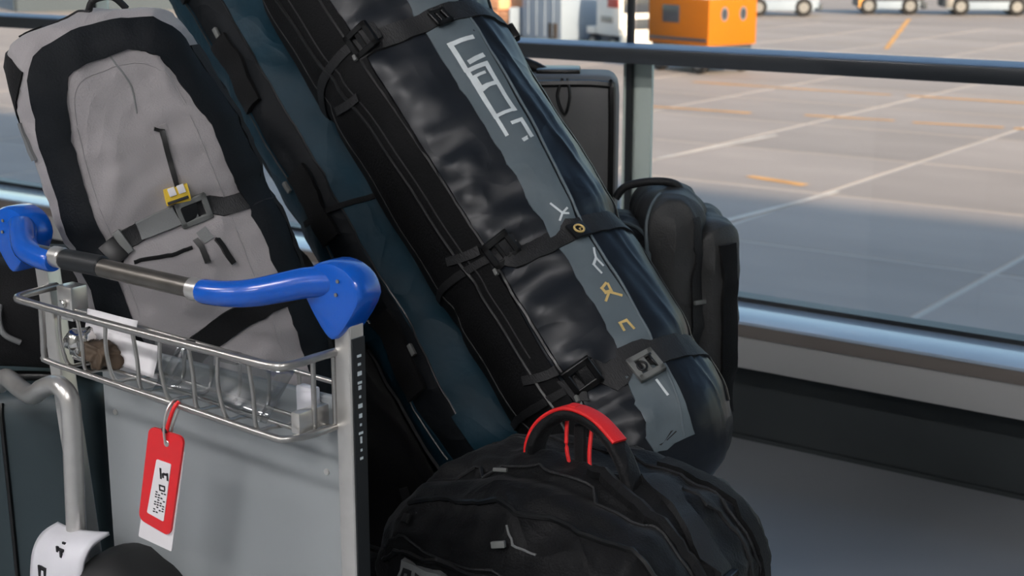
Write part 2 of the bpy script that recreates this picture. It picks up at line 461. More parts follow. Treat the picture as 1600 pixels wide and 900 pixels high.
for a, b in (((-18.4, 31.5), (-18.0, 37.4)), ((-13.2, 24.4), (-12.75, 29.6))):
    strip('white_line', a, b, .24, 'wline')

# ------------------------------------------------------------------ vehicles on the apron
def wheel(parent, p, r, w):
    V, F = cyl_geo(p, (0, 1, 0), r, w, 22, r * .12)
    o = obj('wheel', V, F, 'tyre', parent, True, 40)
    for s_ in (-.012, w - .02):
        V, F = cyl_geo((p[0], p[1] + s_, p[2]), (0, 1, 0), r * .55, .032, 16); obj('hub', V, F, 'hub', o, True, 40)

def disc(name, c, ax, ry, rz, th, m, parent):
    V = []; F = []; n = 20
    for s_ in (0, 1):
        for k_ in range(n):
            an = 2 * math.pi * k_ / n; V.append((c[0] + th * s_, c[1] + ry * math.cos(an), c[2] + rz * math.sin(an)))
    F = [tuple(range(n))[::-1], tuple(range(n, 2 * n))] + [(k_, (k_ + 1) % n, n + (k_ + 1) % n, n + k_) for k_ in range(n)]
    return obj(name, V, F, m, parent, True, 40)

# orange-yellow service van, its square end (two round windows) towards the sun
yaw = math.atan2(-.3, .953); L_, W_ = 3.6, 2.72
ex = Vector((math.cos(yaw), math.sin(yaw))); ey = Vector((-ex.y, ex.x)); c_ = Vector((-28.36, 52.33)) - ex * L_ / 2 + ey * W_ / 2
van = empty('service_van', (c_.x, c_.y, -3.988), yaw)
tag(van, 'orange-yellow boxy service van with two round end windows on the apron', 'van')
box('body', (-L_/2, -W_/2, 1.12), (L_/2, W_/2, 2.98), 'truckyellow', van, .07)
box('roof', (-L_/2 + .05, -W_/2 + .1, 2.97), (L_/2 - .4, W_/2 - .1, 3.16), 'truckwhite', van, .05)
box('chassis', (-L_/2 + .1, -W_/2 + .15, .42), (L_/2 - .1, W_/2 - .15, 1.14), 'truckdark', van, .04)
box('bumper', (L_/2 - .15, -W_/2 + .1, .35), (L_/2 + .1, -W_/2 + .55, .62), 'truckyellow', van, .03)
box('bumper', (-L_/2 - .1, -W_/2 + .1, .35), (-L_/2 + .2, W_/2 - .1, .62), 'truckdark', van, .03)
for y_ in (-.5, .55): 
    w_ = disc('window', (L_/2 - .01, y_, 2.38), 0, .2, .29, .03, 'hub', van); disc('pane', (L_/2 + .015, y_, 2.38), 0, .14, .22, .012, 'glassd', w_)
box('step', (L_/2 - .02, -.6, .38), (L_/2 + .2, .7, .46), 'hub', van, .01)
w_ = box('side_window', (-.9, -W_/2 - .02, 2.0), (.1, -W_/2 + .02, 2.7), 'glassd', van, .02)
box('side_stripe', (-L_/2 + .1, -W_/2 - .015, 1.3), (L_/2 - .1, -W_/2 + .01, 1.42), 'truckdark', van)
for x_ in (-1.15, 1.2):
    for y_ in (-W_/2 + .02, W_/2 - .34): wheel(van, (x_, y_, .46), .46, .32)

# white lorry
lr = empty('white_lorry', (-36.6, 59.8, -3.988), R(-28))
tag(lr, 'white lorry cab with a red panel beside the orange-yellow van', 'truck')
box('cab', (-1.1, -1.2, .9), (1.1, 1.2, 3.0), 'truckwhite', lr, .12)
box('chassis', (-2.0, -1.0, .45), (1.2, 1.0, .92), 'truckdark', lr, .04)
box('red_panel', (.0, -1.22, 2.2), (1.0, -1.19, 2.62), 'redpaint', lr, .01)
w_ = box('windscreen', (1.08, -1.0, 1.95), (1.13, 1.0, 2.75), 'glassd', lr, .02)
gr = box('grille', (1.09, -.8, 1.2), (1.14, .8, 1.7), 'truckdark', lr, .02)
box('side_vent', (-.6, -1.23, 1.5), (.5, -1.19, 1.8), 'hub', lr, .02)
box('bumper', (1.05, -1.15, .5), (1.3, 1.15, .95), 'truckwhite', lr, .05)
box('cargo_bed', (-2.0, -1.2, .92), (-1.2, 1.2, 1.25), 'truckwhite', lr, .03)
for x_ in (-1.45, .5):
    for y_ in (-1.2, .9): wheel(lr, (x_, y_, .48), .48, .3)

# blue-grey cargo container on a dolly
ct = empty('cargo_container', (-40.9, 60.6, -3.988), R(-20))
tag(ct, 'blue-grey cargo container on a dolly left of the white lorry', 'container')
box('shell', (-1.7, -1.3, .55), (1.6, 1.3, 3.4), 'truckblue', ct, .06)
box('dolly', (-1.8, -1.2, .36), (1.75, 1.2, .55), 'truckdark', ct, .02)
for x_ in (-1.2, -.5, .2, .9): box('rib', (x_, -1.34, .7), (x_ + .08, -1.28, 3.3), 'truckblue', ct, .01)
box('hatch', (.55, -1.33, .6), (1.3, -1.29, 1.35), 'brown', ct, .02)
for x_ in (-1.2, 1.2):
    for y_ in (-1.15, .95): wheel(ct, (x_, y_, .2), .2, .2)

# stack of orange-tan crates on a cart
kt = empty('crate_cart', (-44.6, 60.8, -3.988), R(-15))
tag(kt, 'low cart stacked with orange-tan crates left of the blue-grey container', 'cart')
box('deck', (-1.5, -1.0, .5), (1.5, 1.0, .65), 'truckdark', kt, .02)
q = 0
for z_ in (.66, 1.26, 1.86):
    for x_ in ((-1.4, -.4, .55) if z_ < 1.5 else (-1.3, -.3)):
        cr = box('crate', (x_, -.85, z_), (x_ + .88, .85, z_ + .54), 'tan', kt, .03)
        for zz in (.12, .3): box('batten', (x_ + .03, -.88, z_ + zz), (x_ + .85, -.845, z_ + zz + .09), 'tan', cr)
box('end_board', (1.42, -.9, .6), (1.5, .9, 2.0), 'truckblue', kt, .02)
for x_ in (-1.1, 1.1):
    for y_ in (-1.0, .8): wheel(kt, (x_, y_, .25), .25, .2)

# ground equipment far away, lower halves in view
def tractor(x, y, yaw_, L1, body, label, accent):
    t = empty('tow_tractor', (x, y, -3.988), yaw_); tag(t, label, 'tractor', 'parked ground equipment')
    box('body', (-L1/2, -1.3, .55), (L1/2, 1.3, 1.9), body, t, .15)
    c = box('cab', (-L1/2 + .4, -1.1, 1.88), (-L1/2 + 2.2, 1.1, 3.0), 'truckwhite', t, .1)
    box('windscreen', (-L1/2 + .7, -1.13, 2.15), (-L1/2 + 1.9, -1.08, 2.8), 'glassd', c, .02)
    box('bumper', (L1/2 - .1, -1.2, .4), (L1/2 + .25, 1.2, .85), 'truckdark', t, .05)
    box('marker', (-L1/2 + .25, -1.34, .5), (-L1/2 + .75, -1.28, 1.5), accent, t, .02)
    box('skirt', (-L1/2 + .3, -1.33, .4), (L1/2 - .3, -1.26, .95), 'truckblue', t, .03)
    for xx in (-L1 * .3, L1 * .3):
        for yy in (-1.38, .95): wheel(t, (xx, yy, .62), .62, .42)
tractor(-46.4, 96.0, R(30), 5.2, 'truckblue', 'blue-grey tow tractor parked far behind the orange-yellow van', 'tan')
tractor(-41.2, 102.8, R(28), 4.8, 'truckdark', 'dark tow tractor with an orange marker, in the middle of the far row', 'yline')
tractor(-35.0, 105.6, R(28), 6.4, 'truckdark', 'dark tow tractor at the right end of the far row', 'hub')
tractor(-29.2, 109.5, R(28), 5.0, 'truckdark', 'dark tow tractor at the right edge of the picture, rearmost', 'truckblue')

# hangar beyond, seen past the grey bag
hg = empty('hangar', (-118, 86, -3.988), R(-38))
tag(hg, 'blue-grey hangar wall far off behind the left end of the handrail', 'building')
box('wall', (-30, 0, 0), (30, 20, 12), 'hangar', hg)
for i in range(12): box('door_panel', (-29 + i * 4.9, -.25, 0), (-29 + i * 4.9 + 4.6, .05, 9), 'hangar', hg, .05)
box('roof', (-31, -1, 12), (31, 21, 12.8), 'truckwhite', hg)

# ------------------------------------------------------------------ luggage trolley
tr = empty('luggage_trolley', (-1.37, 1.2, 0))
tag(tr, 'steel luggage trolley with blue handle grips and a wire basket', 'trolley')
T0 = Vector((-1.37, 1.2, 0))
def L(*p): return Vector(p) - T0

def sq_post(name, p0, p1, w, d, m):
    p0 = Vector(p0); p1 = Vector(p1); z = (p1 - p0); h = z.length; z.normalize(); x = Vector((1, 0, 0)); x = (x - x.dot(z) * z).normalized(); y = z.cross(x)
    mt = Matrix((x, y, z)).transposed().to_4x4(); mt.translation = p0
    return box(name, (-w/2, -d/2, 0), (w/2, d/2, h), m, tr, .004, 3, mt)
post_r = sq_post('post', L(-1.103, 1.2, .1), L(-1.103, 1.2, .99), .025, .025, 'metal')
dk = box('side_strip', L(-1.0903, 1.1895, .3), L(-1.0885, 1.2105, .955), 'barblack', post_r, 0); dk['label'] = 'dark side strip with small white print'
random.seed(3)
z_ = .935; bm = bmesh.new()
while z_ > .81:
    h_ = random.choice((.003, .005, .008)); w1 = random.choice((.003, .005, .007))
    add_box(bm, L(-1.0886, 1.2 - w1/2, z_ - h_), L(-1.0880, 1.2 + w1/2, z_)); 
    z_ -= h_ + random.choice((.002, .003, .007))
bmobj('print', bm, 'print', dk, smooth=False)
sq_post('post', L(-1.553, 1.2, .1), L(-1.656, 1.2, .985), .025, .025, 'metal')

# handle: bar between two moulded blue grips
bar = tube('handle_bar', [L(-1.60, 1.135, 1.003), L(-1.245, 1.13, .998)], .0118, 'bar', tr, 14); bar['label'] = 'worn steel bar between the blue grips'
cyl('sleeve', L(-1.525, 1.1335, 1.0026), (1, 0, 0), .0135, .075, 'barblack', tr, 16, .002)
cyl('collar', L(-1.288, 1.1305, .9983), (1, 0, 0), .0138, .02, 'metal', tr, 16, .002)
cyl('collar', L(-1.548, 1.1340, 1.0032), (1, 0, 0), .0138, .02, 'metal', tr, 16, .002)
def grip(sx):
    mx = lambda x: x if sx > 0 else -1.408 * 2 - x
    pts = [(mx(-1.272), 1.1305, .9975), (mx(-1.235), 1.133, .999), (mx(-1.2), 1.142, 1.003), (mx(-1.17), 1.16, 1.010), (mx(-1.145), 1.178, 1.016), (mx(-1.12), 1.194, 1.018)]
    P = smooth_path([L(*p) for p in pts], 5); n = len(P)
    rr = [.0145 + .0035 * min(1, i / n * 1.4) for i in range(n)]; rr[0] = .013
    gp = tube('grip', P, rr, 'blue', tr, 18); gp['label'] = 'moulded blue plastic grip'
    # head: a flattened drop that swallows the post top
    cx = mx(-1.112); n_ = 28; V = []; F = []
    prof = []
    for k_ in range(n_):
        a = 2 * math.pi * k_ / n_
        x = math.cos(a); z = math.sin(a)
        X = .046 * x; Z = .036 * z
        if z < -.1:
            t = (-z - .1) / .9; X *= (1 - .52 * t); Z = -.0036 - .052 * t
        prof.append((X * sx, Z))
    for (th, sc) in ((-.021, .80), (-.0195, .92), (-.015, .99), (0, 1.0), (.015, .99), (.0195, .92), (.021, .80)):
        for (X, Z) in prof: V.append(L(cx + X * sc * 1.0, 1.2, 1.008 + Z * (sc if Z > 0 else 1 - (1 - sc) * .3)) + Vector((0, th, 0)))
    for i in range(6):
        for k_ in range(n_): F.append((i * n_ + k_, i * n_ + (k_ + 1) % n_, (i + 1) * n_ + (k_ + 1) % n_, (i + 1) * n_ + k_))
    F.append(tuple(range(n_))); F.append(tuple(6 * n_ + k_ for k_ in range(n_)))
    hd = bmobj('grip_head', fix(V, F), 'blue', tr, True, 40); hd['label'] = 'rounded blue cap over the post'
    for dz in (.012, -.004):
        cyl('rivet', L(cx + .012 * sx + dz * .2, 1.178, 1.012 + dz), (0, -1, 0), .0022, .0015, 'gbuckle', hd, 10)
grip(1); grip(-1)

# wire basket
bk = empty('basket', (0, 0, 0)); bk.parent = tr
ZR, ZB = .935, .852
def wire(name, pts, r, n=6, sm=True):
    return tube(name, smooth_path([L(*p) for p in pts], n) if sm else [L(*p) for p in pts], r, 'wire', bk, 9)
wire('rim', [(-1.112, 1.2, .937), (-1.120, 1.165, .935), (-1.13, 1.128, .932), (-1.155, 1.118, .931), (-1.25, 1.118, .932), (-1.45, 1.118, .936), (-1.585, 1.118, .940), (-1.612, 1.120, .941), (-1.622, 1.135, .941), (-1.63, 1.165, .940), (-1.636, 1.2, .939)], .0052)
wire('bottom_rail', [(-1.115, 1.2, .846), (-1.122, 1.15, .845), (-1.135, 1.124, .845), (-1.16, 1.119, .846), (-1.3, 1.119, .853), (-1.45, 1.119, .860), (-1.555, 1.119, .866), (-1.563, 1.119, .872), (-1.562, 1.119, .90), (-1.560, 1.118, .937)], .0042)
wire('back_rail', [(-1.115, 1.192, .898), (-1.3, 1.192, .905), (-1.5, 1.192, .912), (-1.6, 1.192, .914)], .0032)
wire('floor_wire', [(-1.13, 1.155, .845), (-1.3, 1.155, .852), (-1.55, 1.155, .864)], .0028)
wire('floor_wire', [(-1.12, 1.186, .845), (-1.3, 1.186, .852), (-1.55, 1.186, .864)], .0028)
for i, x in enumerate((-1.185, -1.235, -1.285, -1.335, -1.385, -1.435, -1.49, -1.525)):
    zr = .931 + (-1.155 - x) * .021; zb = .8455 + (-1.16 - x) * .052
    dx = .004 * (-1) ** i
    wire('upright_wire', [(x, 1.119, zr - .002), (x + dx, 1.121, (zr + zb) / 2), (x + .006, 1.122, zb + .004), (x + .008, 1.14, zb - .001), (x + .008, 1.186, zb - .001), (x + .008, 1.192, zb + .052)], .0026, 4)
wire('upright_wire', [(-1.128, 1.165, .933), (-1.128, 1.165, .845)], .0032, 1, False)
wire('upright_wire', [(-1.118, 1.189, .935), (-1.118, 1.189, .845)], .0032, 1, False)
box('bracket', L(-1.178, 1.186, .842), L(-1.15, 1.199, .886), 'white', bk, .003)
box('bracket', L(-1.142, 1.14, .846), L(-1.128, 1.19, .872), 'metal', bk, .003)
box('clamp', L(-1.62, 1.186, .898), L(-1.588, 1.214, .946), 'metal', bk, .004)
cyl('clamp_bolt', L(-1.604, 1.186, .922), (0, -1, 0), .006, .006, 'chrome', bk, 12, .001)
box('mesh_clip', L(-1.31, 1.184, .893), L(-1.275, 1.196, .907), 'buckle', bk, .002)
box('mesh_clip', L(-1.37, 1.184, .896), L(-1.352, 1.196, .91), 'buckle', bk, .002)

# grey back panel below and behind the basket
pn = box('back_panel', L(-1.556, 1.201, .30), L(-1.117, 1.213, .875), 'panel', tr, .006, 3); pn['label'] = 'plain grey painted panel between the posts'
box('panel_sticker', L(-1.535, 1.1995, .872 - .03), L(-1.44, 1.2012, .868), 'paper', pn)
for x in (-1.53, -1.145): cyl('rivet', L(x, 1.202, .78), (0, -1, 0), .004, .003, 'metal', pn, 10)

# bent frame tube, printed bumper shield and rubber bumper at the left post
tube('frame_tube', smooth_path([L(*p) for p in ((-1.89, 1.27, .735), (-1.828, 1.24, .765), (-1.769, 1.22, .765), (-1.697, 1.19, .775), (-1.653, 1.175, .796), (-1.615, 1.167, .811), (-1.588, 1.161, .813), (-1.573, 1.16, .80), (-1.571, 1.16, .77), (-1.573, 1.16, .73), (-1.579, 1.16, .606), (-1.585, 1.16, .4), (-1.60, 1.17, .14))], 6), .0135, 'metal', tr, 14)
V = []; F = []
prof = [(.0, .50), (-.004, .545), (.004, .575), (.02, .594), (.042, .602)]
sh = smooth_path([Vector((0, a, b)) for a, b in [(.0, .36), (-.003, .50), (.0, .55), (.008, .578), (.024, .594), (.05, .600)]], 4)
nx = 10
for i in range(nx + 1):
    u = i / nx; x = -1.628 + .11 * u; bow = -.010 * math.sin(math.pi * u)
    for p in sh: V.append(L(x, 1.117 + p.y + bow, p.z + .016 + .012 * (u - .5)))
ns = len(sh)
for i in range(nx):
    for j in range(ns - 1): F.append((i * ns + j, (i + 1) * ns + j, (i + 1) * ns + j + 1, i * ns + j + 1))
shd = obj('bumper_shield', V, F, 'white', tr); shd['label'] = 'curved white plastic shield with black print'
sm_ = shd.modifiers.new('t', 'SOLIDIFY'); sm_.thickness = .005; sm_.offset = -1
def ysurf(x, z):
    u = (x + 1.628) / .11; zz = z - .016 - .012 * (u - .5); p = min(sh, key=lambda q_: abs(q_.z - zz))
    return 1.117 + p.y - .010 * math.sin(math.pi * u)
for (x, z, segs) in ((-1.568, .590, ((0, 0, .004, .016), (.004, .010, .010, .004), (.010, 0, .004, .012), (.003, .016, .006, .004))), (-1.598, .556, ((0, 0, .005, .018), (.005, .012, .006, .006), (.014, .0, .004, .016), (.010, .014, .008, .004)))):
    bm = bmesh.new()
    for (a, b, w, h) in segs: y0 = ysurf(x + a + w / 2, z + b + h / 2); add_box(bm, L(x + a, y0 - .0012, z + b), L(x + a + w, y0 + .001, z + b + h))
    bmobj('print_mark', bm, 'ink', shd, smooth=False)
bmp = Soft((.085, .075, .085), .07, (10, 10, 10), lambda v: (v.x, v.y, v.z * (1 - .12 * (v.x > 0))))
o = bmp.make('rubber_bumper', 'black', tr); o.location = L(-1.475, 1.215 - .045, .52)

# deck, wheels
box('deck', L(-1.68, 1.26, .205), L(-1.0, 2.3, .235), 'metal', tr, .008)
for x in (-1.66, -1.02): tube('deck_rail', smooth_path([L(x, 1.2, .19), L(x, 1.8, .19), L(x, 2.28, .19)], 3), .014, 'chrome', tr, 12)
tube('deck_rail', [L(-1.66, 2.28, .19), L(-1.02, 2.28, .19)], .014, 'chrome', tr, 12)
tube('axle', [L(-1.66, 1.22, .11), L(-1.02, 1.22, .11)], .012, 'metal', tr, 10)
for x in (-1.645, -1.06):
    V, F = cyl_geo(L(x, 1.22, .105), (1, 0, 0), .105, .035, 24, .01); w_ = obj('wheel', V, F, 'black', tr, True, 40)
    V, F = cyl_geo(L(x - .004, 1.22, .105), (1, 0, 0), .05, .043, 18, .004); obj('hub', V, F, 'hub', w_, True, 40)
V, F = cyl_geo(L(-1.36, 2.2, .09), (1, 0, 0), .09, .04, 24, .01); w_ = obj('wheel', V, F, 'black', tr, True, 40)
box('fork', L(-1.375, 2.17, .08), L(-1.305, 2.23, .21), 'metal', tr, .006)

# ------------------------------------------------------------------ things in and on the basket
tg = empty('luggage_tag', (-1.322, 1.112, .663))
tag(tg, 'red luggage tag with white insert hanging from the basket', 'luggage tag')
def TQ(*p): return Vector(p) - Vector((-1.322, 1.112, .663))
def quadplate(name, c, th, m, parent, rnd=.006):
    """c: TL,TR,BR,BL in (x,z); plate at y"""
    y, cs = c; bm = bmesh.new()
    vs_ = [bm.verts.new(TQ(x, y, z)) for x, z in cs]; f = bm.faces.new(vs_)
    r_ = bmesh.ops.extrude_face_region(bm, geom=[f]); 
    for v in [e for e in r_['geom'] if isinstance(e, bmesh.types.BMVert)]: v.co.y += th
    bmesh.ops.recalc_face_normals(bm, faces=bm.faces)
    ve = [e for e in bm.edges if abs((e.verts[0].co - e.verts[1].co).y) > th * .9]
    if rnd: bmesh.ops.bevel(bm, geom=ve, offset=rnd, segments=4, affect='EDGES', profile=.5)
    return bmobj(name, bm, m, parent)
quadplate('white_card', (1.1105, [(-1.350, .80), (-1.292, .80), (-1.326, .663), (-1.387, .668)]), .0012, 'paper', tg, .002)
rd = quadplate('red_sleeve', (1.1075, [(-1.350, .822), (-1.288, .820), (-1.324, .684), (-1.381, .694)]), .003, 'red', tg, .010)
rd['label'] = 'red plastic sleeve'
ins = quadplate('insert', (1.1066, [(-1.339, .782), (-1.313, .781), (-1.333, .702), (-1.363, .707)]), .001, 'paper', rd, .002)
random.seed(5); bm = bmesh.new()
for (x, z, segs) in ((-1.334, .758, ((0, 0, .003, .014), (.004, .002, .003, .006), (.006, .006, .008, .003), (.012, 0, .003, .01))), (-1.337, .742, ((0, 0, .010, .002), (0, .006, .010, .002), (0, 0, .002, .008), (.009, .002, .002, .006)))):
    for (a, b, w, h) in segs: add_box(bm, TQ(x + a, 1.1061, z + b), TQ(x + a + w, 1.1066, z + b + h))
for r_ in range(9):
    for q in range(4):
        x = -1.351 + q * .005 + (r_ * .0009) ; z = .711 + r_ * .0034
        if random.random() < .75: add_box(bm, TQ(x, 1.1062, z), TQ(x + .0034, 1.1066, z + .0016))
bmobj('print', bm, 'ink', ins, smooth=False)
cyl('eyelet', TQ(-1.320, 1.1085, .806), (0, -1, 0), .0045, .0018, 'metal', tg, 14, .0005)
tube('hang_loop', smooth_path([TQ(-1.320, 1.106, .806), TQ(-1.319, 1.104, .825), TQ(-1.316, 1.108, .848), TQ(-1.314, 1.119, .8595), TQ(-1.314, 1.1265, .852), TQ(-1.318, 1.118, .828), TQ(-1.320, 1.113, .808)], 5), .0017, 'metal', tg, 7)
tube('red_cord', smooth_path([TQ(-1.318, 1.107, .822), TQ(-1.312, 1.108, .838), TQ(-1.308, 1.112, .852), TQ(-1.306, 1.1185, .8585)], 4), .0026, 'redfab', tg, 7)
cyl('ring_joint', TQ(-1.320, 1.1100, .8235), (0, -1, 0), .0045, .006, 'buckle', tg, 12, .001)

pf = empty('paper_form', (-1.45, 1.178, .862))
tag(pf, 'white folded paper form lying in the left of the wire basket', 'paper')
def bent(name, x0, x1, z0, z1, y0, y1, m, parent, wob):
    V = []; F = []; nx, nz_ = 8, 6
    for i in range(nx + 1):
        for j in range(nz_ + 1):
            u = i / nx; w = j / nz_
            V.append((x0 + (x1 - x0) * u, y0 + (y1 - y0) * w + wob * math.sin(5 * u + 2 * w), z0 + (z1 - z0) * w + wob * .6 * math.sin(4 * u)))
    for i in range(nx):
        for j in range(nz_): a = i * (nz_ + 1) + j; F.append((a, a + nz_ + 1, a + nz_ + 2, a + 1))
    o = obj(name, V, F, m, parent); md = o.modifiers.new('t', 'SOLIDIFY'); md.thickness = .0008; return o
bent('sheet', -.10, .0, .004, .062, -.012, .002, 'paper', pf, .002)
bent('folded_sheet', -.045, .055, .002, .040, -.02, -.010, 'paper', pf, .003)
cs = empty('plastic_sleeve', (-1.24, 1.16, .853))
tag(cs, 'clear plastic document sleeve lying in the middle of the wire basket', 'sleeve')
bent('film', -.13, .07, .004, .058, -.028, .018, 'clear', cs, .004)
cr = empty('crumpled_wrapper', (-1.49, 1.15, .866))
tag(cr, 'crumpled brown wrapper at the left end of the wire basket', 'litter')
sw = Soft((.024, .015, .014), .012, (22, 16, 16), lambda v: v * (.8 + .45 * nz(v, 70, 2) + .5 * ridge(v, 60, 4, 2)))
sw.make('wrap', 'brown', cr).location = (0, 0, .012)
sw = Soft((.022, .016, .016), .012, (10, 8, 8), lambda v: v * (1 + .5 * nz(v, 100, 6)))
sw.make('foil', 'chrome', cr).location = (-.042, .004, .022)

# ------------------------------------------------------------------ stacked cases that carry the bags
def hard_case(name, loc, rotz, size, m, label, shell_grooves=4):
    t = empty(name, loc, rotz); tag(t, label, 'suitcase')
    sx, sy, sz = size
    s1 = Soft((sx / 2, sy / 2, sz / 2), min(size) * .28, (14, 14, 10))
    o = s1.make('shell', m, t); o.location = (0, 0, sz / 2)
    for i in range(shell_grooves):
        y = sy * (-.34 + .68 * i / (shell_grooves - 1)); q = box('groove', (-sx * .42, y - .006, sz - .004), (sx * .42, y + .006, sz + .003), m, t, .002)
    box('zip_band', (-sx / 2 - .002, -sy / 2 + .02, sz * .47), (sx / 2 + .002, sy / 2 - .02, sz * .53), 'webbing', t, .002)
    tube('side_handle', smooth_path([(-.09, -sy / 2 + .004, sz * .5), (-.07, -sy / 2 - .012, sz * .5), (.07, -sy / 2 - .012, sz * .5), (.09, -sy / 2 + .004, sz * .5)], 5), .008, 'buckle', t)
    return t
hard_case('hard_suitcase', (-1.472, 1.435, .236), 0, (.38, .33, .262), 'blackfab2', 'black suitcase behind the grey trolley panel, under the grey bag')
ry = R(36); cr_, cf_ = .105, 2.47
hard_case('hard_suitcase', (cr_ * math.cos(ry) - cf_ * math.sin(ry), cr_ * math.sin(ry) + cf_ * math.cos(ry), .236), ry, (.45, .66, .222), 'blackfab', 'black suitcase lying flat under the long duffel and the teal bag')

# ------------------------------------------------------------------ grey duffel standing behind the handle
G = rootmat((-1.533, 1.502, .566), (.5745, .7612, .3007), (-.2708, -.1699, .9475), (.7724, -.6258, .1085))
gb = empty('travel_duffel', matrix=G)
tag(gb, 'grey travel duffel edged in black, standing behind the trolley handle', 'duffel bag')
HX, HY, HZ = .144, .115, .385; CX = -.002
def gdef(v):
    z = v.z + HZ; u = v.z / HZ
    bul = 1 + .05 * (1 - u * u)
    x = v.x * bul * (1 - .06 * max(0, u)) * (1 - (.22 * max(0, u) ** 3 if v.x > 0 else 0)) + CX; y = v.y * (1 + .12 * (1 - u * u) * (1 - (v.x / HX) ** 2 * .6))
    p = Vector((x, y, z))
    w = .006 * nz((v.x * 1.2, v.y, v.z * .8), 9, 1) + .0035 * nz((v.x, v.y, v.z * 1.6), 26, 4) + .0018 * nz((v.x * .6 + v.z * .5, v.y, v.z), 55, 7)
    q_ = (v.x * .9 + v.z * .35, v.y, v.z * .8 - v.x * .5)
    w += .0055 * ridge(q_, 7, 3, 4) + .0035 * ridge((v.x - v.z * .4, v.y, v.z * .9), 13, 6, 4)
    # pinched where the compression strap runs
    d = (z - .462); w -= .010 * math.exp(-(d / .022) ** 2)
    n_ = Vector((v.x / HX ** 2, v.y / HY ** 2, .25 * v.z / HZ ** 2)).normalized()
    p += n_ * w
    if u > 0: p.z -= .05 * u * max(0, (v.x / HX)) * .5 + .018 * u * (1 if v.y < 0 else 0) * (-v.y / HY) * .4
    return p
gs = Soft((HX, HY, HZ), .055, (44, 24, 110), gdef)
gs.make('body', 'greybag', gb)
fy = -.125
band = [(-.118, fy, .02), (-.122, fy, .2), (-.126, fy, .40), (-.121, fy, .55), (-.108, fy, .64), (-.075, fy, .712), (-.01, fy, .728), (.06, fy, .716), (.100, fy, .66), (.122, fy, .56), (.134, fy, .40), (.134, fy, .2), (.13, fy, .02)]
o = gs.strap('edge_band', band, .052, .0035, 'navyfab', gb, 4); o['label'] = 'wide black band framing the front'
o = gs.strap('side_band', [(-.16, -.10, .675), (-.16, -.03, .70), (-.16, .06, .71)], .12, .003, 'blackfab', gb, 5)
o = gs.strap('side_band', [(.145, -.09, .08), (.15, -.04, .30), (.15, -.04, .5), (.14, -.04, .68)], .12, .003, 'blackfab', gb, 5)
gs.strap('reflective_tab', [(-.148, -.082, .60), (-.149, -.082, .655)], .010, .0045, 'greyweb', gb, 1)
gs.strap('top_band', [(-.09, -.04, .79), (-.07, .05, .79)], .035, .003, 'blackfab', gb, 2)
gs.cord('front_seam', [(-.085, fy, .12), (-.09, fy, .3), (-.088, fy, .45), (-.082, fy, .58), (-.06, fy, .668), (-.01, fy, .685), (.045, fy, .672), (.07, fy, .62), (.076, fy, .45), (.074, fy, .2)], .0009, 'greybag', gb)
gs.cord('top_seam', [(-.085, -.03, .79), (-.05, .0, .79), (-.015, -.01, .79), (0, -.06, .785)], .002, 'webbing', gb)
hp = smooth_path([gs.hit((-.005, -.03, .79))[0], Vector((.008, -.035, .782)), Vector((.034, -.035, .778)), gs.hit((.05, -.03, .77))[0]], 6)
tube('grab_loop', hp, .005, 'webbing', gb, 8)
# compression strap
o = gs.strap('strap', [(-.098, fy, .430), (-.085, fy, .452), (-.045, fy, .462), (0, fy, .464), (.04, fy, .464), (.08, fy, .458), (.118, -.10, .450), (.13, -.04, .445)], .030, .004, 'webbing', gb, 2); o['label'] = 'black compression strap across the front'
o = gs.strap('strap_sleeve', [(-.050, fy, .4615), (-.025, fy, .463), (.006, fy, .464)], .032, .0065, 'greyweb', gb, 2)
fb, mt = frame_clip(gs, 'buckle', (.030, fy, .464), (1, 0, 0), (.046, .038, .008), 'gbuckle', gb, .009)
o, _ = clip(gs, 'buckle_insert', (.024, fy, .464), (1, 0, 0), (.024, .022, .008), 'buckle', gb, .009)
o, _ = clip(gs, 'slider', (-.074, fy, .456), (1, .0, .25), (.012, .036, .007), 'gbuckle', gb, .008)
o, _ = clip(gs, 'strap_end', (-.092, fy, .447), (1, 0, .4), (.026, .034, .010), 'buckle', gb, .007)
# zip pull and charm
gs.strap('zip_flap', [(.028, fy, .59), (.026, fy, .55), (.022, fy, .50), (.018, fy, .47)], .020, .0012, 'greybag', gb, 2)
o = gs.strap('zip_pull', [(.029, fy, .582), (.027, fy, .56), (.024, fy, .53), (.0215, fy, .503)], .0075, .006, 'buckle', gb, 2); o['label'] = 'long black zip pull'
gs.strap('zip_pull_top', [(.020, fy, .588), (.032, fy, .580)], .006, .006, 'buckle', gb, 1)
ch = gs.strap('charm', [(.018, fy, .505), (.017, fy, .497), (.016, fy, .482)], .034, .010, 'yellow', gb, 3); ch['label'] = 'small yellow and white rubber charm'
for dx in (-.006, .008):
    o, _ = clip(gs, 'charm_spot', (.018 + dx, fy, .499), (1, 0, 0), (.010, .012, .003), 'paper', ch, .0115); o.name = 'charm_spot'
o, _ = clip(gs, 'charm_edge', (.017, fy, .485), (1, 0, 0), (.030, .004, .003), 'ink', ch, .0115)
for (p, q) in (((.018, .425), (.026, .392)), ((.044, .415), (.056, .376))):
    o = gs.strap('pocket_pull', [(p[0], fy, p[1]), ((p[0] + q[0]) / 2, fy, (p[1] + q[1]) / 2), (q[0], fy, q[1])], .008, .005, 'buckle', gb, 2)
gs.strap('pull_tab', [(.030, fy, .435), (.036, fy, .415)], .016, .002, 'greyweb', gb, 2)
gs.cord('pocket_zip', [(-.07, fy, .425), (-.03, fy, .418), (.01, fy, .414)], .0028, 'blackfab', gb)
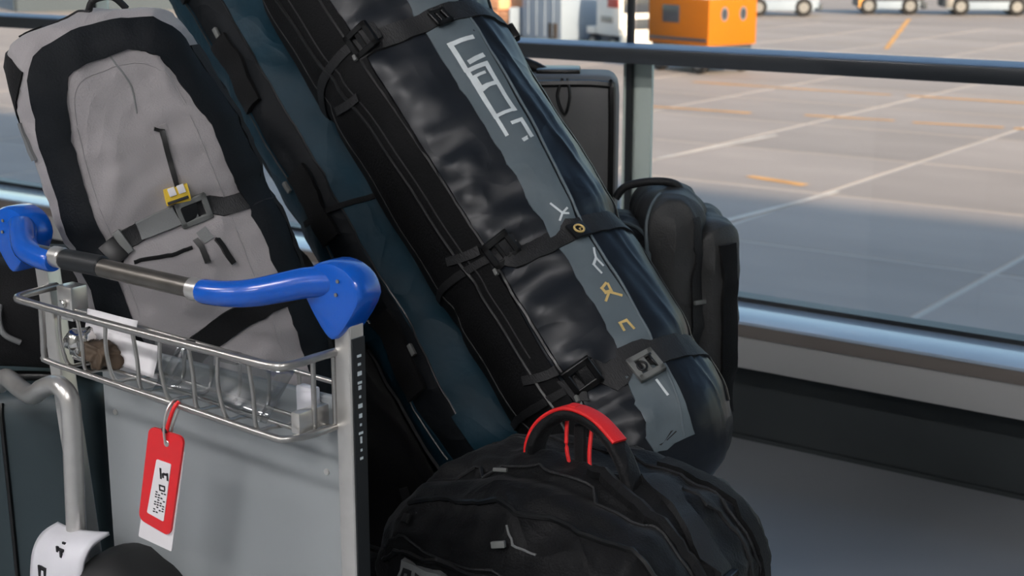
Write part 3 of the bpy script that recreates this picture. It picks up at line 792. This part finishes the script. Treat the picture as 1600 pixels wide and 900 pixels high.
o = gs.strap('lower_strap', [(-.06, fy, .268), (-.02, fy, .284), (.04, fy, .300), (.10, -.11, .308), (.125, -.05, .312)], .036, .004, 'blackfab', gb, 2); o['label'] = 'black lower strap running up to the right'
gs.cord('side_cord', [(.122, -.03, .60), (.126, -.03, .45), (.126, -.02, .28)], .004, 'webbing', gb)
gs.cord('dart_seam', [(.0, fy, .70), (.012, fy, .655), (.006, fy, .615)], .0012, 'greyweb', gb)

# ------------------------------------------------------------------ long black duffel with the grey stripe
DM = rootmat((-1.0804, 1.8895, .5598), (.5446, .7322, .409), (-.6811, .1016, .7251), (.4893, -.6735, .554))
db = empty('expedition_duffel', matrix=DM)
tag(db, 'long black vinyl duffel with grey lettered stripe and three straps', 'duffel bag')
DL = 1.24; DX, DY = .158, .154; DC = .008
RINGS = (.845, .405, .165)
def ddef(v):
    z = v.z + DL / 2 - .03; u = max(0, min(1, z))
    k = .955 + .105 * u
    w = 0
    for r_ in RINGS: w -= .008 * math.exp(-((z - r_) / .02) ** 2)
    ang = math.atan2(v.x, -v.y)
    if -.5 < ang < 1.9:
        # folds gather beside the side panel, below each strap
        w += .0065 * math.sin(z * 88 + 3.0 * nz((ang, z * 3, 0), 1.7, 3)) * math.exp(-((ang + .28) / .42) ** 2) * (.35 + .65 * abs(nz((0, 0, z), 4, 9)) * 2)
        w += .0045 * nz((ang * .9, z * 3.2, 1), 4.2, 5)
        fr = max(.12, min(1, 1 - (ang + .12) / .36))       # taut on the window side, creased by the panel
        w += fr * (.003 * nz((ang * 2 + z * 5, z * 3, 1), 5.5, 8) + .006 * ridge((ang * .35, z * 2.6 - ang * .5, 0), 5, 4, 4) + .003 * ridge((ang * .5, z * 3, 2), 9, 7, 4))
        w += .004 * ridge((ang * 1.1 + z * .9, z * .6, 0), 4, 2, 3) * (1 - fr)
    else: w += .004 * nz((v.x, v.y, z), 12, 2)
    n_ = Vector((v.x, v.y, 0)); n_ = n_.normalized() if n_.length > 1e-6 else n_
    return Vector((v.x * k + DC, v.y * k, z)) + n_ * w
ds = Soft((DX, DY, DL / 2), .125, (26, 26, 150), ddef)
ds.make('body', 'vinyl', db)
def dp(th, z, r=.17): a = R(th); return Vector((DC + r * math.sin(a), -r * math.cos(a), z))
def ring(name, z, th0, th1, w, thk, m, dz=0):
    n = 16; return ds.strap(name, [dp(th0 + (th1 - th0) * i / n, z + dz * i / n) for i in range(n + 1)], w, thk, m, db, 2)
o = ds.patch('side_panel', lambda a, b: dp(-125 + 92 * b + 4 * b * (1 - 2 * abs(a - .5)), .0 + 1.2 * a), 70, 12, .004, 'panelfab', db); o['label'] = 'matt black fabric side panel'
ds.cord('panel_piping', [dp(-32, 1.18), dp(-36, .97), dp(-34, .80), dp(-31, .65), dp(-29, .42), dp(-29, .2), dp(-31, .02)], .0035, 'buckle', db)
ds.cord('panel_zip', [dp(-62, 1.1), dp(-58, .88), dp(-50, .72), dp(-47, .5), dp(-44, .25), dp(-44, .1)], .0034, 'buckle', db, lift=.003)
ds.cord('panel_seam', [dp(-53, 1.1), dp(-52, .88), dp(-45, .72), dp(-42, .5), dp(-39, .25)], .0016, 'webbing', db, lift=.003)
ds.cord('panel_seam', [dp(-80, 1.1), dp(-80, .6), dp(-76, .1)], .002, 'webbing', db, lift=.003)
for z_, t_ in ((.80, -66), (.46, -52), (.23, -50)):
    ds.strap('gear_loop', [dp(t_, z_), dp(t_ + 12, z_ - .015), dp(t_ + 20, z_ - .02)], .014, .008, 'webbing', db, 1)
st = ds.patch('grey_stripe', lambda a, b: dp((6.0 - 14 * max(0, 1 - a * 5)) + (27 - 9 * math.exp(-((a * 1.16 - .34) / .22) ** 2)) * b, .005 + 1.15 * a), 90, 5, .0022, 'stripe', db); st['label'] = 'grey reflective stripe with pale lettering'
ds.cord('stripe_piping', [dp(34, 1.15), dp(34, .8), dp(33.5, .6), dp(27, .42), dp(26, .24), dp(21, .12), dp(12, .01)], .0024, 'stripe', db)
ds.cord('back_piping', [dp(72, 1.15), dp(72, .8), dp(73, .5), dp(70, .2), dp(62, .05)], .003, 'buckle', db)
ring('strap', .845, -34, 112, .042, .0045, 'webbing', -.035)
ring('strap', .412, -30, 112, .040, .0045, 'webbing', -.035)
ring('strap', .172, -32, 112, .044, .0045, 'webbing', -.025)
ring('thin_strap', .87, -118, -34, .016, .0065, 'webbing', -.01)
ring('thin_strap', .465, -118, -30, .012, .0065, 'webbing', -.045)
ring('thin_strap', .215, -118, -32, .012, .0065, 'webbing', -.04)
# buckles: the clip at the panel edge and the badge on the strap
for z_, t_ in ((.855, -27), (.415, -21), (.178, -20)):
    fb, mt = frame_clip(ds, 'buckle', dp(t_, z_), dp(t_ + 5, z_) - dp(t_ - 5, z_), (.05, .046, .011), 'buckle', db, .008)
    clip(ds, 'buckle_tongue', dp(t_ + 5, z_), dp(t_ + 10, z_) - dp(t_, z_), (.03, .030, .010), 'webbing', db, .008)
    clip(ds, 'metal_tip', dp(t_ - 9, z_ - .02), dp(t_, z_) - dp(t_ - 10, z_), (.006, .012, .006), 'gbuckle', db, .008)
bd, mt = clip(ds, 'badge', dp(20, .388), dp(25, .388) - dp(15, .388), (.032, .030, .006), 'buckle', db, .007); bd['label'] = 'dark badge with a gold ring on the middle strap'
V, F = tube_geo([Vector((.008 * math.cos(2 * math.pi * k_ / 20), .008 * math.sin(2 * math.pi * k_ / 20), .004)) for k_ in range(20)], .0018, 6, True)
obj('badge_ring', [mt @ v for v in V], F, 'gold', bd)
o = obj('badge_mark', *(lambda g_: ([mt @ v for v in g_[0]], g_[1]))(tube_geo([Vector((.004, 0, .004)), Vector((0, 0, .004)), Vector((0, -.004, .004))], .001, 5)), 'gold', bd)
bd, mt = frame_clip(ds, 'strap_buckle', dp(13, .152), dp(18, .152) - dp(8, .152), (.046, .044, .009), 'gbuckle', db, .009); bd['label'] = 'grey ladder-lock buckle with ring marks'
V, F = tube_geo([Vector((-.008 + .007 * math.cos(2 * math.pi * k_ / 16), -.001 + .008 * math.sin(2 * math.pi * k_ / 16), .005)) for k_ in range(16)], .0018, 6, True)
obj('buckle_ring', [mt @ v for v in V], F, 'buckle', bd)
V, F = tube_geo([Vector((.011, .011, .005)), Vector((.011, -.011, .005))], .002, 6); obj('buckle_bar', [mt @ v for v in V], F, 'buckle', bd)
V, F = tube_geo([Vector((.004, .009, .005)), Vector((.016, .011, .005))], .0018, 6); obj('buckle_bar', [mt @ v for v in V], F, 'buckle', bd)
bd, mt = frame_clip(ds, 'strap_buckle', dp(17, .822), dp(22, .822) - dp(12, .822), (.03, .036, .008), 'buckle', db, .008)
clip(ds, 'side_clip', dp(75, .80), (0, 0, 1), (.03, .02, .016), 'buckle', db, .008)
clip(ds, 'side_clip', dp(84, .385), (0, 0, 1), (.03, .016, .012), 'buckle', db, .006)
# lettering on the stripe, read down the bag: runs from high z to low z
def gl(name, strokes, z_top, th_mid, size, w, m):
    # a: along the bag downwards, b: across towards the left edge of the stripe
    ds.glyphs(name, strokes, lambda a, b: dp(th_mid - math.degrees(b * size / .16), z_top - a * size), w, .0034, m, st)
gl('lettering', [[(.05, -.45), (0, .42), (1.25, .42)], [(.95, -.42), (1.02, .1)]], .772, 20, .042, .0085, 'print')
gl('lettering', [[(0, -.42), (0, .42), (2.35, .42)], [(0, -.42), (2.35, -.42)], [(.95, .42), (.95, -.42)]], .716, 20, .040, .0078, 'print')
gl('lettering', [[(.35, -.15), (.35, .28), (1.05, .28), (.95, -.2)]], .716, 20, .040, .0055, 'print')
gl('lettering', [[(2.35, -.42), (2.35, .42), (3.25, .42)], [(2.9, -.42), (2.9, -.05)], [(3.0, -.42), (3.7, -.42), (3.75, -.1)]], .716, 20, .040, .0062, 'print')
gl('lettering', [[(0, .3), (.75, .05), (1.1, .35)], [(.6, -.35), (.75, .05), (.9, -.3)]], .448, 18, .030, .0035, 'print')
gl('lettering', [[(0, -.3), (.6, -.1), (1.2, -.25)], [(.6, -.1), (.9, .25), (1.6, .1)]], .352, 20, .026, .0034, 'print')
gl('lettering', [[(0, 0), (.2, .35), (.5, .3), (.55, -.05), (.1, -.1)], [(.55, .1), (.9, .5)], [(.55, .1), (1.05, -.45)]], .292, 18, .026, .0042, 'gold')
gl('lettering', [[(.5, .35), (0, .3), (0, -.2), (.7, -.3)]], .226, 16, .022, .0040, 'gold')
gl('lettering', [[(0, 0), (.9, -.05)]], .122, 14, .03, .004, 'print')
gl('lettering', [[(-.1, -.4), (.5, -.4)], [(-.1, .1), (.5, .1)], [(-.1, .5), (.45, .5)]], .905, 20, .05, .011, 'stripe')
# scuffs printed into a worn patch near the foot of the stripe
gl('scuff', [[(0, -.4), (.15, -.1)], [(.05, .1), (.3, .3)], [(.2, -.5), (.3, -.3)]], .035, 2, .03, .0035, 'ink')

# ------------------------------------------------------------------ teal and navy long bag behind it
TM = rootmat((-1.3536, 1.9283, .5027), (.5446, .7322, .409), (-.6811, .1016, .7251), (.4893, -.6735, .554))
tb = empty('board_bag', matrix=TM)
tag(tb, 'long dark navy bag with teal stripes leaning between the two duffels', 'board bag')
TL = 1.34; TX = .142
def tdef(v):
    z = v.z + TL / 2 + .0; w = .008 * nz((v.x, v.y, z * .8), 10, 3) + .004 * nz((v.x, v.y, z), 26, 5)
    for r_ in (.32, .62, .92): w -= .007 * math.exp(-((z - r_) / .03) ** 2)
    k = .93 + .10 * min(1, z)
    n_ = Vector((v.x, v.y, 0)); n_ = n_.normalized() if n_.length > 1e-6 else n_
    return Vector((v.x * k, v.y * k, z)) + n_ * w
ts = Soft((TX, TX * .92, TL / 2), .11, (22, 22, 110), tdef)
ts.make('body', 'dnavy', tb)
def tp(th, z, r=.16): a = R(th); return Vector((r * math.sin(a), -r * math.cos(a), z))
o = ts.patch('teal_stripe', lambda a, b: tp(-27 + 27 * b - 5 * (1 - a) * (1 - b), .06 + 1.2 * a), 80, 5, .003, 'teal', tb); o['label'] = 'broad teal stripe'
o = ts.patch('teal_stripe', lambda a, b: tp(-92 + 18 * a * (1 - a) + (34 - 14 * a * (1 - a)) * b, .06 + 1.2 * a), 80, 5, .003, 'teal', tb); o['label'] = 'narrow teal stripe at the far edge'
for t_ in (-29, -58): ts.cord('seam', [tp(t_, 1.25), tp(t_, .8), tp(t_, .4), tp(t_ - 3, .08)], .002, 'buckle', tb, lift=.002)
for z_ in (.20, .52, .82, 1.08): ts.strap('side_pocket', [tp(-50, z_), tp(-49, z_ + .06), tp(-48, z_ + .15)], .045, .009, 'blackfab', tb, 3)
for z_, t_ in ((.66, -62), (.27, -37), (.98, -45), (.43, -66)): clip(ts, 'clip', tp(t_, z_), (0, 0, 1), (.022, .009, .007), 'gbuckle', tb, .006)
ts.strap('lash_strap', [tp(-70, .59), tp(-40, .565), tp(-5, .54)], .010, .006, 'blackfab', tb, 1)
o = ts.patch('foot_pocket', lambda a, b: tp(-34 + 36 * b, .02 + .11 * a), 10, 8, .010, 'teal', tb); o['label'] = 'teal pocket flap at the foot'
ts.strap('hanging_strap', [tp(-95, .34), tp(-84, .24), tp(-80, .14), tp(-82, .06)], .016, .008, 'webbing', tb, 1)

# ------------------------------------------------------------------ black backpack with red handle, in front
bp = empty('backpack', (-1.043, 1.58, .236)); bp.scale = (1, 1, .91)
tag(bp, 'black backpack with red-lined grab handle standing at the right front', 'backpack')
BX, BY, BZ = .235, .160, .255
def bdef(v):
    u = v.z / BZ; x = v.x * (1 + .05 * (1 - u * u)); y = v.y * (1 + .10 * (1 - u * u)); z = v.z + BZ
    w = .013 * nz((v.x, v.y, v.z), 7, 4) + .008 * nz((v.x * 1.4, v.y, v.z * .7), 18, 6) + .003 * nz(v, 44, 1)
    # top falls off towards the right and the front
    if u > 0: z -= .045 * u * max(0, v.x / BX) ** 2 + .05 * u * max(0, -v.x / BX) ** 2 + .018 * u * max(0, -v.y / BY)
    # the waist between front pocket and main body
    w -= .012 * math.exp(-((v.y + .065) / .016) ** 2) * (1 if v.x > .1 or v.z > .1 else .5)
    w += .007 * ridge((v.x, v.y * 1.2, v.z * .7), 6, 2, 4) + .0038 * ridge((v.x * .8, v.y, v.z), 13, 5, 4)
    n_ = Vector((v.x / BX ** 2, v.y / BY ** 2, v.z / BZ ** 2)).normalized()
    return Vector((x, y, z)) + n_ * w
bs = Soft((BX, BY, BZ), .075, (60, 48, 60), bdef)
bs.make('body', 'blackfab2', bp)
by = -.20
bs.cord('front_zip', [(-.20, by, .37), (-.17, by, .392), (-.05, by, .392), (.08, by, .388), (.14, by, .37), (.165, by, .33), (.172, by, .25), (.172, by, .10)], .0042, 'buckle', bp)
bs.cord('front_piping', [(-.21, -.16, .38), (-.18, by, .400), (-.05, by, .402), (.09, by, .398), (.155, by, .376), (.185, by, .33), (.19, by, .2)], .0022, 'webbing', bp)
bs.cord('top_zip', [(-.19, -.14, .46), (-.12, -.15, .49), (0, -.15, .50), (.10, -.14, .49), (.17, -.13, .46), (.20, -.12, .40), (.21, -.12, .25)], .0045, 'buckle', bp)
bs.cord('top_piping', [(-.2, -.07, .47), (-.1, -.065, .52), (0, -.06, .53), (.1, -.065, .52), (.18, -.07, .47), (.225, -.075, .40), (.23, -.075, .25)], .003, 'webbing', bp)
bs.cord('back_piping', [(-.19, .07, .47), (-.1, .07, .53), (.1, .07, .52), (.18, .07, .46), (.225, .07, .38), (.235, .07, .2)], .003, 'webbing', bp)
o = bs.patch('front_pocket', lambda a, b: Vector((-.165 + .31 * b, by, .06 + .30 * a)), 16, 20, .010, 'blackfab2', bp); o['label'] = 'flat front pocket'
lb = bs.patch('label_plate', lambda a, b: Vector((-.158 + .125 * b, -.182, .332 - .006 * b + .046 * a)), 3, 8, .0125, 'greyweb', bp); lb['label'] = 'grey printed label'
def bl(strokes): bs.glyphs('lettering', strokes, lambda a, b: Vector((-.151 + a * .028, -.182, .338 - .0012 * a + b * .028)), .0062, .0145, 'ink', lb)
bl([[(.1, 0), (.1, .95), (.55, .95), (.55, 0)]]); bl([[(1.0, 0), (1.0, .95)]]); bl([[(1.5, 0), (1.5, .95), (2.0, .95)]]); bl([[(2.4, 0), (2.4, .95), (2.85, .95), (2.85, 0)]])
# zip pulls
clip(bs, 'zip_pull', (.0, -.17, .445), (1, 0, .3), (.020, .010, .007), 'gbuckle', bp, .010)
bs.cord('pull_cord', [(-.0, -.16, .47), (.012, -.17, .455), (.02, -.17, .447), (.05, -.17, .447)], .0018, 'greyweb', bp)
clip(bs, 'zip_pull', (-.07, -.07, .52), (1, .3, 0), (.02, .007, .006), 'gbuckle', bp, .008)
clip(bs, 'zip_pull', (-.165, -.16, .435), (1, 0, 0), (.016, .014, .006), 'buckle', bp, .006)
# grab handle: black padded arch, red upper face, red-edged webbing below
ha = [Vector(p) for p in ((-.064, .0, .48), (-.063, .0, .525), (-.047, .005, .560), (-.012, .008, .583), (.03, .006, .578), (.068, .0, .553), (.098, -.010, .510), (.114, -.02, .455), (.120, -.025, .41))]
def flatbar(name, pts, w, th, m, parent, off=0, wdir=Vector((.25, 1, .0))):
    P = smooth_path(pts, 6); V = []; F = []; n = len(P); wd = wdir.normalized()
    for i in range(n):
        t = (P[min(n - 1, i + 1)] - P[max(0, i - 1)]).normalized(); up = t.cross(wd).normalized()
        if up.dot(P[i] - Vector((.03, 0, .44))) < 0: up = -up
        c = P[i] + up * off
        for k_ in range(12):
            a = 2 * math.pi * k_ / 12; ca, sa = math.cos(a), math.sin(a)
            V.append(c + wd * w / 2 * math.copysign(abs(ca) ** .5, ca) + up * th / 2 * math.copysign(abs(sa) ** .5, sa))
    for i in range(n - 1):
        for k_ in range(12): F.append((i * 12 + k_, i * 12 + (k_ + 1) % 12, (i + 1) * 12 + (k_ + 1) % 12, (i + 1) * 12 + k_))
    F.append(tuple(range(12))); F.append(tuple((n - 1) * 12 + k_ for k_ in range(12)))
    return bmobj(name, fix(V, F), m, parent, True, 60)
h_ = flatbar('grab_handle', ha, .030, .016, 'blackfab2', bp)
o = flatbar('red_lining', ha[:6], .026, .007, 'redfab', h_, .0095); o['label'] = 'bright red lining on top of the handle'
for p in ((-.054, .004, .562), (-.006, .008, .595)):
    o = box('red_tab', (p[0] - .007, p[1] - .008, p[2] - .008), (p[0] + .007, p[1] + .008, p[2] + .004), 'redfab', h_, .003)
for a, b in (((-.02, .012, .568), (.005, -.015, .505)), ((.022, .010, .568), (.042, -.02, .497))):
    o = flatbar('red_edge', [Vector(a), Vector(a).lerp(Vector(b), .5) + Vector((-.004, 0, -.004)), Vector(b)], .004, .006, 'redfab', h_)
flatbar('inner_web', [Vector((.001, .013, .568)), Vector((.010, .0, .535)), Vector((.022, -.016, .495))], .010, .022, 'blackfab', h_, 0, Vector((.2, 1, .3)))
# side straps and pockets on the right flank
o = bs.patch('side_pocket', lambda a, b: Vector((.26, -.03 + .14 * b, .04 + .30 * a)), 12, 10, .016, 'blackfab2', bp)
bs.strap('side_strap', [(.10, .02, .52), (.17, -.01, .47), (.225, -.03, .40), (.235, -.03, .30)], .030, .010, 'webbing', bp, 2)
bs.strap('side_strap', [(.09, .09, .52), (.17, .09, .46), (.225, .085, .38), (.235, .08, .2)], .026, .008, 'blackfab', bp, 2)
fb, mt = frame_clip(bs, 'buckle', (.225, -.03, .395), (0, 0, 1), (.034, .032, .010), 'buckle', bp, .014)
clip(bs, 'buckle_tip', (.232, -.03, .355), (0, 0, 1), (.012, .02, .008), 'gbuckle', bp, .012)
clip(bs, 'metal_stud', (.23, -.11, .27), (0, 0, 1), (.012, .012, .006), 'gbuckle', bp, .006)
bs.cord('shoulder_roll', [(.05, -.03, .53), (.12, -.045, .50), (.18, -.055, .455), (.215, -.065, .40)], .011, 'blackfab2', bp)
bs.cord('compression_cord', [(.15, .03, .49), (.20, .05, .43), (.228, .05, .36)], .004, 'webbing', bp)

# ------------------------------------------------------------------ black backpack behind the duffel, on the flat suitcase
rb = empty('backpack', (-1.345, 2.30, .462), R(36))
tag(rb, 'black backpack with hoop handle behind the duffel, against the window', 'backpack')
def lobe(hx, hy, hz, r, seed):
    def d(v):
        u = v.z / hz; w = .007 * nz(v, 9, seed) + .009 * ridge((v.x, v.y, v.z * .6), 9, seed, 4) + .004 * nz((v.x, v.y * 1.3, v.z * .7), 22, seed + 2)
        n_ = Vector((v.x / hx ** 2, v.y / hy ** 2, .3 * v.z / hz ** 2)).normalized()
        return Vector((v.x * (1 + .06 * (1 - u * u)), v.y * (1 + .05 * (1 - u * u)), v.z)) + n_ * w
    return Soft((hx, hy, hz), r, (24, 24, 50), d)
def place(o, p): o.location = p; return o
pk = lobe(.070, .12, .215, .055, 1); place(pk.make('front_pocket', 'blackfab2', rb), (-.075, -.015, .225))
mn = lobe(.060, .135, .245, .055, 5); place(mn.make('body', 'window_lit', rb), (.022, 0, .250))
bk_ = lobe(.040, .125, .225, .036, 9); place(bk_.make('back_panel', 'window_lit', rb), (.095, 0, .222))  # window side, its light painted in by the paler fabric
def lift(p, q): return Vector(p) + Vector(q)
o = pk.cord('pocket_zip', [(-.05, -.14, -.1), (-.02, -.14, .12), (.0, -.13, .18), (.03, -.13, .19)], .004, 'buckle', rb); o.location = (-.075, -.015, .225)
o = mn.cord('seam', [(.04, -.14, -.2), (.045, -.14, .05), (.04, -.13, .2)], .003, 'webbing', rb); o.location = (.022, 0, .250)
o = mn.strap('side_strap', [(.055, -.14, .22), (.058, -.15, .10), (.05, -.15, -.05)], .024, .006, 'webbing', rb, 2); o.location = (.022, 0, .250)
o, _ = clip(mn, 'strap_slider', (.056, -.15, .06), (1, 0, 0), (.030, .008, .006), 'gbuckle', rb, .009); o.location = (.022, 0, .250)
o = bk_.strap('shoulder_strap', [(.02, -.13, .19), (.035, -.135, .05), (.03, -.14, -.12)], .03, .010, 'blackfab', rb, 2); o.location = (.095, 0, .222)
for (lb_, loc_, pts_) in ((pk, (-.075, -.015, .225), [(.055, -.13, -.19), (.062, -.13, .0), (.058, -.12, .15), (.03, -.08, .2), (-.02, -.05, .21)]), (mn, (.022, 0, .250), [(-.045, -.14, -.15), (-.05, -.14, .1), (-.045, -.12, .2), (-.02, -.08, .24)]), (bk_, (.095, 0, .222), [(-.03, -.13, -.19), (-.034, -.13, .05), (-.03, -.12, .17), (-.01, -.06, .22)])):
    o = lb_.cord('piping', pts_, .0036, 'stripe', rb); o.location = loc_
o = pk.patch('pocket_face', lambda a, b: Vector((-.045 + .085 * b, -.16, -.17 + .27 * a)), 14, 8, .009, 'blackfab2', rb); o.location = (-.075, -.015, .225)
tube('hoop_handle', smooth_path([Vector(p) for p in ((-.075, -.02, .475), (-.055, -.02, .497), (-.005, -.02, .506), (.035, -.02, .500), (.046, -.02, .478))], 6), .0075, 'webbing', rb, 10)
o = pk.strap('side_pocket', [(.045, -.14, -.17), (.05, -.14, -.10), (.05, -.14, -.02)], .06, .008, 'blackfab', rb, 2); o.location = (-.075, -.015, .225)
o, _ = clip(pk, 'zip_pull', (-.03, -.14, .09), (0, 0, 1), (.018, .008, .006), 'gbuckle', rb, .008); o.location = (-.075, -.015, .225)

# ------------------------------------------------------------------ tall dark grey case behind, standing on the floor
dc = empty('upright_case', (-1.772, 2.475, 0), R(33))
tag(dc, 'tall dark grey flat-sided case standing behind the duffel by the mullion', 'case')
cs_ = Soft((.20, .10, .55), .03, (14, 10, 24), lambda v: Vector((v.x, v.y, v.z)))
place(cs_.make('shell', 'darkcase', dc), (0, 0, .58))
for x_ in (-.17, .17): box('foot', (x_ - .02, -.07, 0), (x_ + .02, .07, .034), 'black', dc, .006)
q = cs_.cord('edge_trim', [(.196, -.12, -.52), (.196, -.12, 0), (.196, -.12, .50), (.175, -.12, .545), (0, -.12, .546), (-.175, -.12, .545), (-.196, -.12, .5), (-.196, -.12, -.52)], .0075, 'buckle', dc); q.location = (0, 0, .58)
tube('top_handle', smooth_path([Vector(p) for p in ((-.16, 0, 1.125), (-.14, 0, 1.145), (-.02, 0, 1.15), (.02, 0, 1.14), (.05, 0, 1.125))], 5), .013, 'black', dc)
box('handle_plate', (.03, -.05, 1.126), (.12, .05, 1.139), 'buckle', dc, .005)
tube('zip_cord', smooth_path([Vector(p) for p in ((.085, -.10, 1.125), (.075, -.108, 1.09), (.09, -.108, 1.055), (.100, -.108, 1.09), (.095, -.10, 1.125))], 5), .003, 'buckle', dc, 7)
o = box('name_plate', (.03, -.104, .985), (.05, -.099, .993), 'gold', dc, .001)
box('corner_guard', (.168, -.106, .80), (.206, .106, .86), 'buckle', dc, .006)

# ------------------------------------------------------------------ slate suitcase at the far left with a black holdall on it
def RF(r, f, z=0): a = R(36); return (r * math.cos(a) - f * math.sin(a), r * math.sin(a) + f * math.cos(a), z)
sl_ = empty('upright_suitcase', RF(-.90, 2.30), R(36))
tag(sl_, 'dark slate suitcase standing upright at the left edge, beside the trolley', 'suitcase')
ss = Soft((.25, .12, .335), .045, (16, 12, 20))
place(ss.make('shell', 'slate', sl_), (0, 0, .375))
q = ss.cord('edge_trim', [(.10, -.14, -.33), (.105, -.14, 0), (.10, -.14, .33)], .004, 'buckle', sl_); q.location = (0, 0, .375)
for x_ in (-.19, .19):
    for y_ in (-.08, .08):
        V, F = cyl_geo((x_ - .012, y_, .028), (1, 0, 0), .028, .024, 18, .004); obj('wheel', V, F, 'black', sl_, True, 40)
        box('wheel_fork', (x_ - .018, y_ - .014, .03), (x_ + .018, y_ + .014, .05), 'buckle', sl_, .004)
tube('side_handle', smooth_path([Vector(p) for p in ((-.06, -.112, .655), (-.04, -.135, .655), (.03, -.135, .655), (.045, -.112, .655))], 5), .008, 'black', sl_)
box('latch', (-.012, -.126, .555), (.006, -.112, .615), 'buckle', sl_, .004)
tube('carry_frame', smooth_path([Vector(p) for p in ((-.2, -.06, .708), (-.18, -.06, .718), (.15, -.06, .718), (.18, -.06, .708))], 5), .008, 'buckle', sl_)
fbg = empty('holdall', RF(-.88, 2.32, .729), R(36))
tag(fbg, 'black holdall lying on the slate suitcase behind the basket', 'bag')
hs = Soft((.27, .13, .085), .07, (24, 18, 14), lambda v: Vector((v.x, v.y, v.z + .085)) + Vector((0, 0, 1)) * .010 * nz(v, 9, 3))
hs.make('body', 'blackfab', fbg)
hs.cord('zip', [(-.22, -.03, .17), (0, -.03, .175), (.22, -.03, .17)], .004, 'buckle', fbg)
tube('carry_handle', smooth_path([Vector(p) for p in ((.088, -.128, .118), (.090, -.142, .095), (.098, -.145, .075), (.118, -.136, .06))], 6), .0045, 'greyweb', fbg)
hs.strap('strap', [(-.1, -.14, .03), (-.1, -.13, .12), (-.1, 0, .18), (-.1, .1, .15)], .03, .004, 'webbing', fbg, 2)

# ------------------------------------------------------------------ black bag added to darken the gap between trolley post and teal-striped bag
wb = empty('filler_bag', RF(-.25, 2.44, .236), R(36))
tag(wb, 'slouched black bag added to darken the gap by the trolley post', 'bag')
def wdef(v):
    z = v.z + .39; u = z / .78
    return Vector((.125 - (.125 - v.x) * (1 - .35 * u) - .66 * max(0, z - .25), v.y * (1 - .2 * u), z)) + Vector((v.x, v.y, 0)).normalized() * (.008 * nz(v, 8, 2) + .008 * ridge(v, 9, 5, 4))
wsf = Soft((.125, .15, .39), .06, (24, 24, 56), wdef)
wsf.make('body', 'blackfab', wb)
wsf.strap('side_strap', [(.12, -.15, .06), (.10, -.17, .16), (.07, -.17, .27)], .014, .005, 'webbing', wb, 1)
wsf.strap('side_strap', [(.085, -.17, .02), (.075, -.17, .10), (.055, -.17, .20)], .012, .005, 'greyweb', wb, 1)
wsf.cord('zip', [(-.02, -.17, .05), (-.06, -.17, .3), (-.18, -.17, .5)], .004, 'buckle', wb)
lp = [wsf.hit((-.33, -.04, .78))[0], wsf.hit((-.27, -.04, .78))[0]]
tube('carry_loop', smooth_path([lp[0], lp[0] + Vector((.005, 0, .025)), lp[1] + Vector((-.005, 0, .025)), lp[1]], 5), .006, 'webbing', wb, 8)
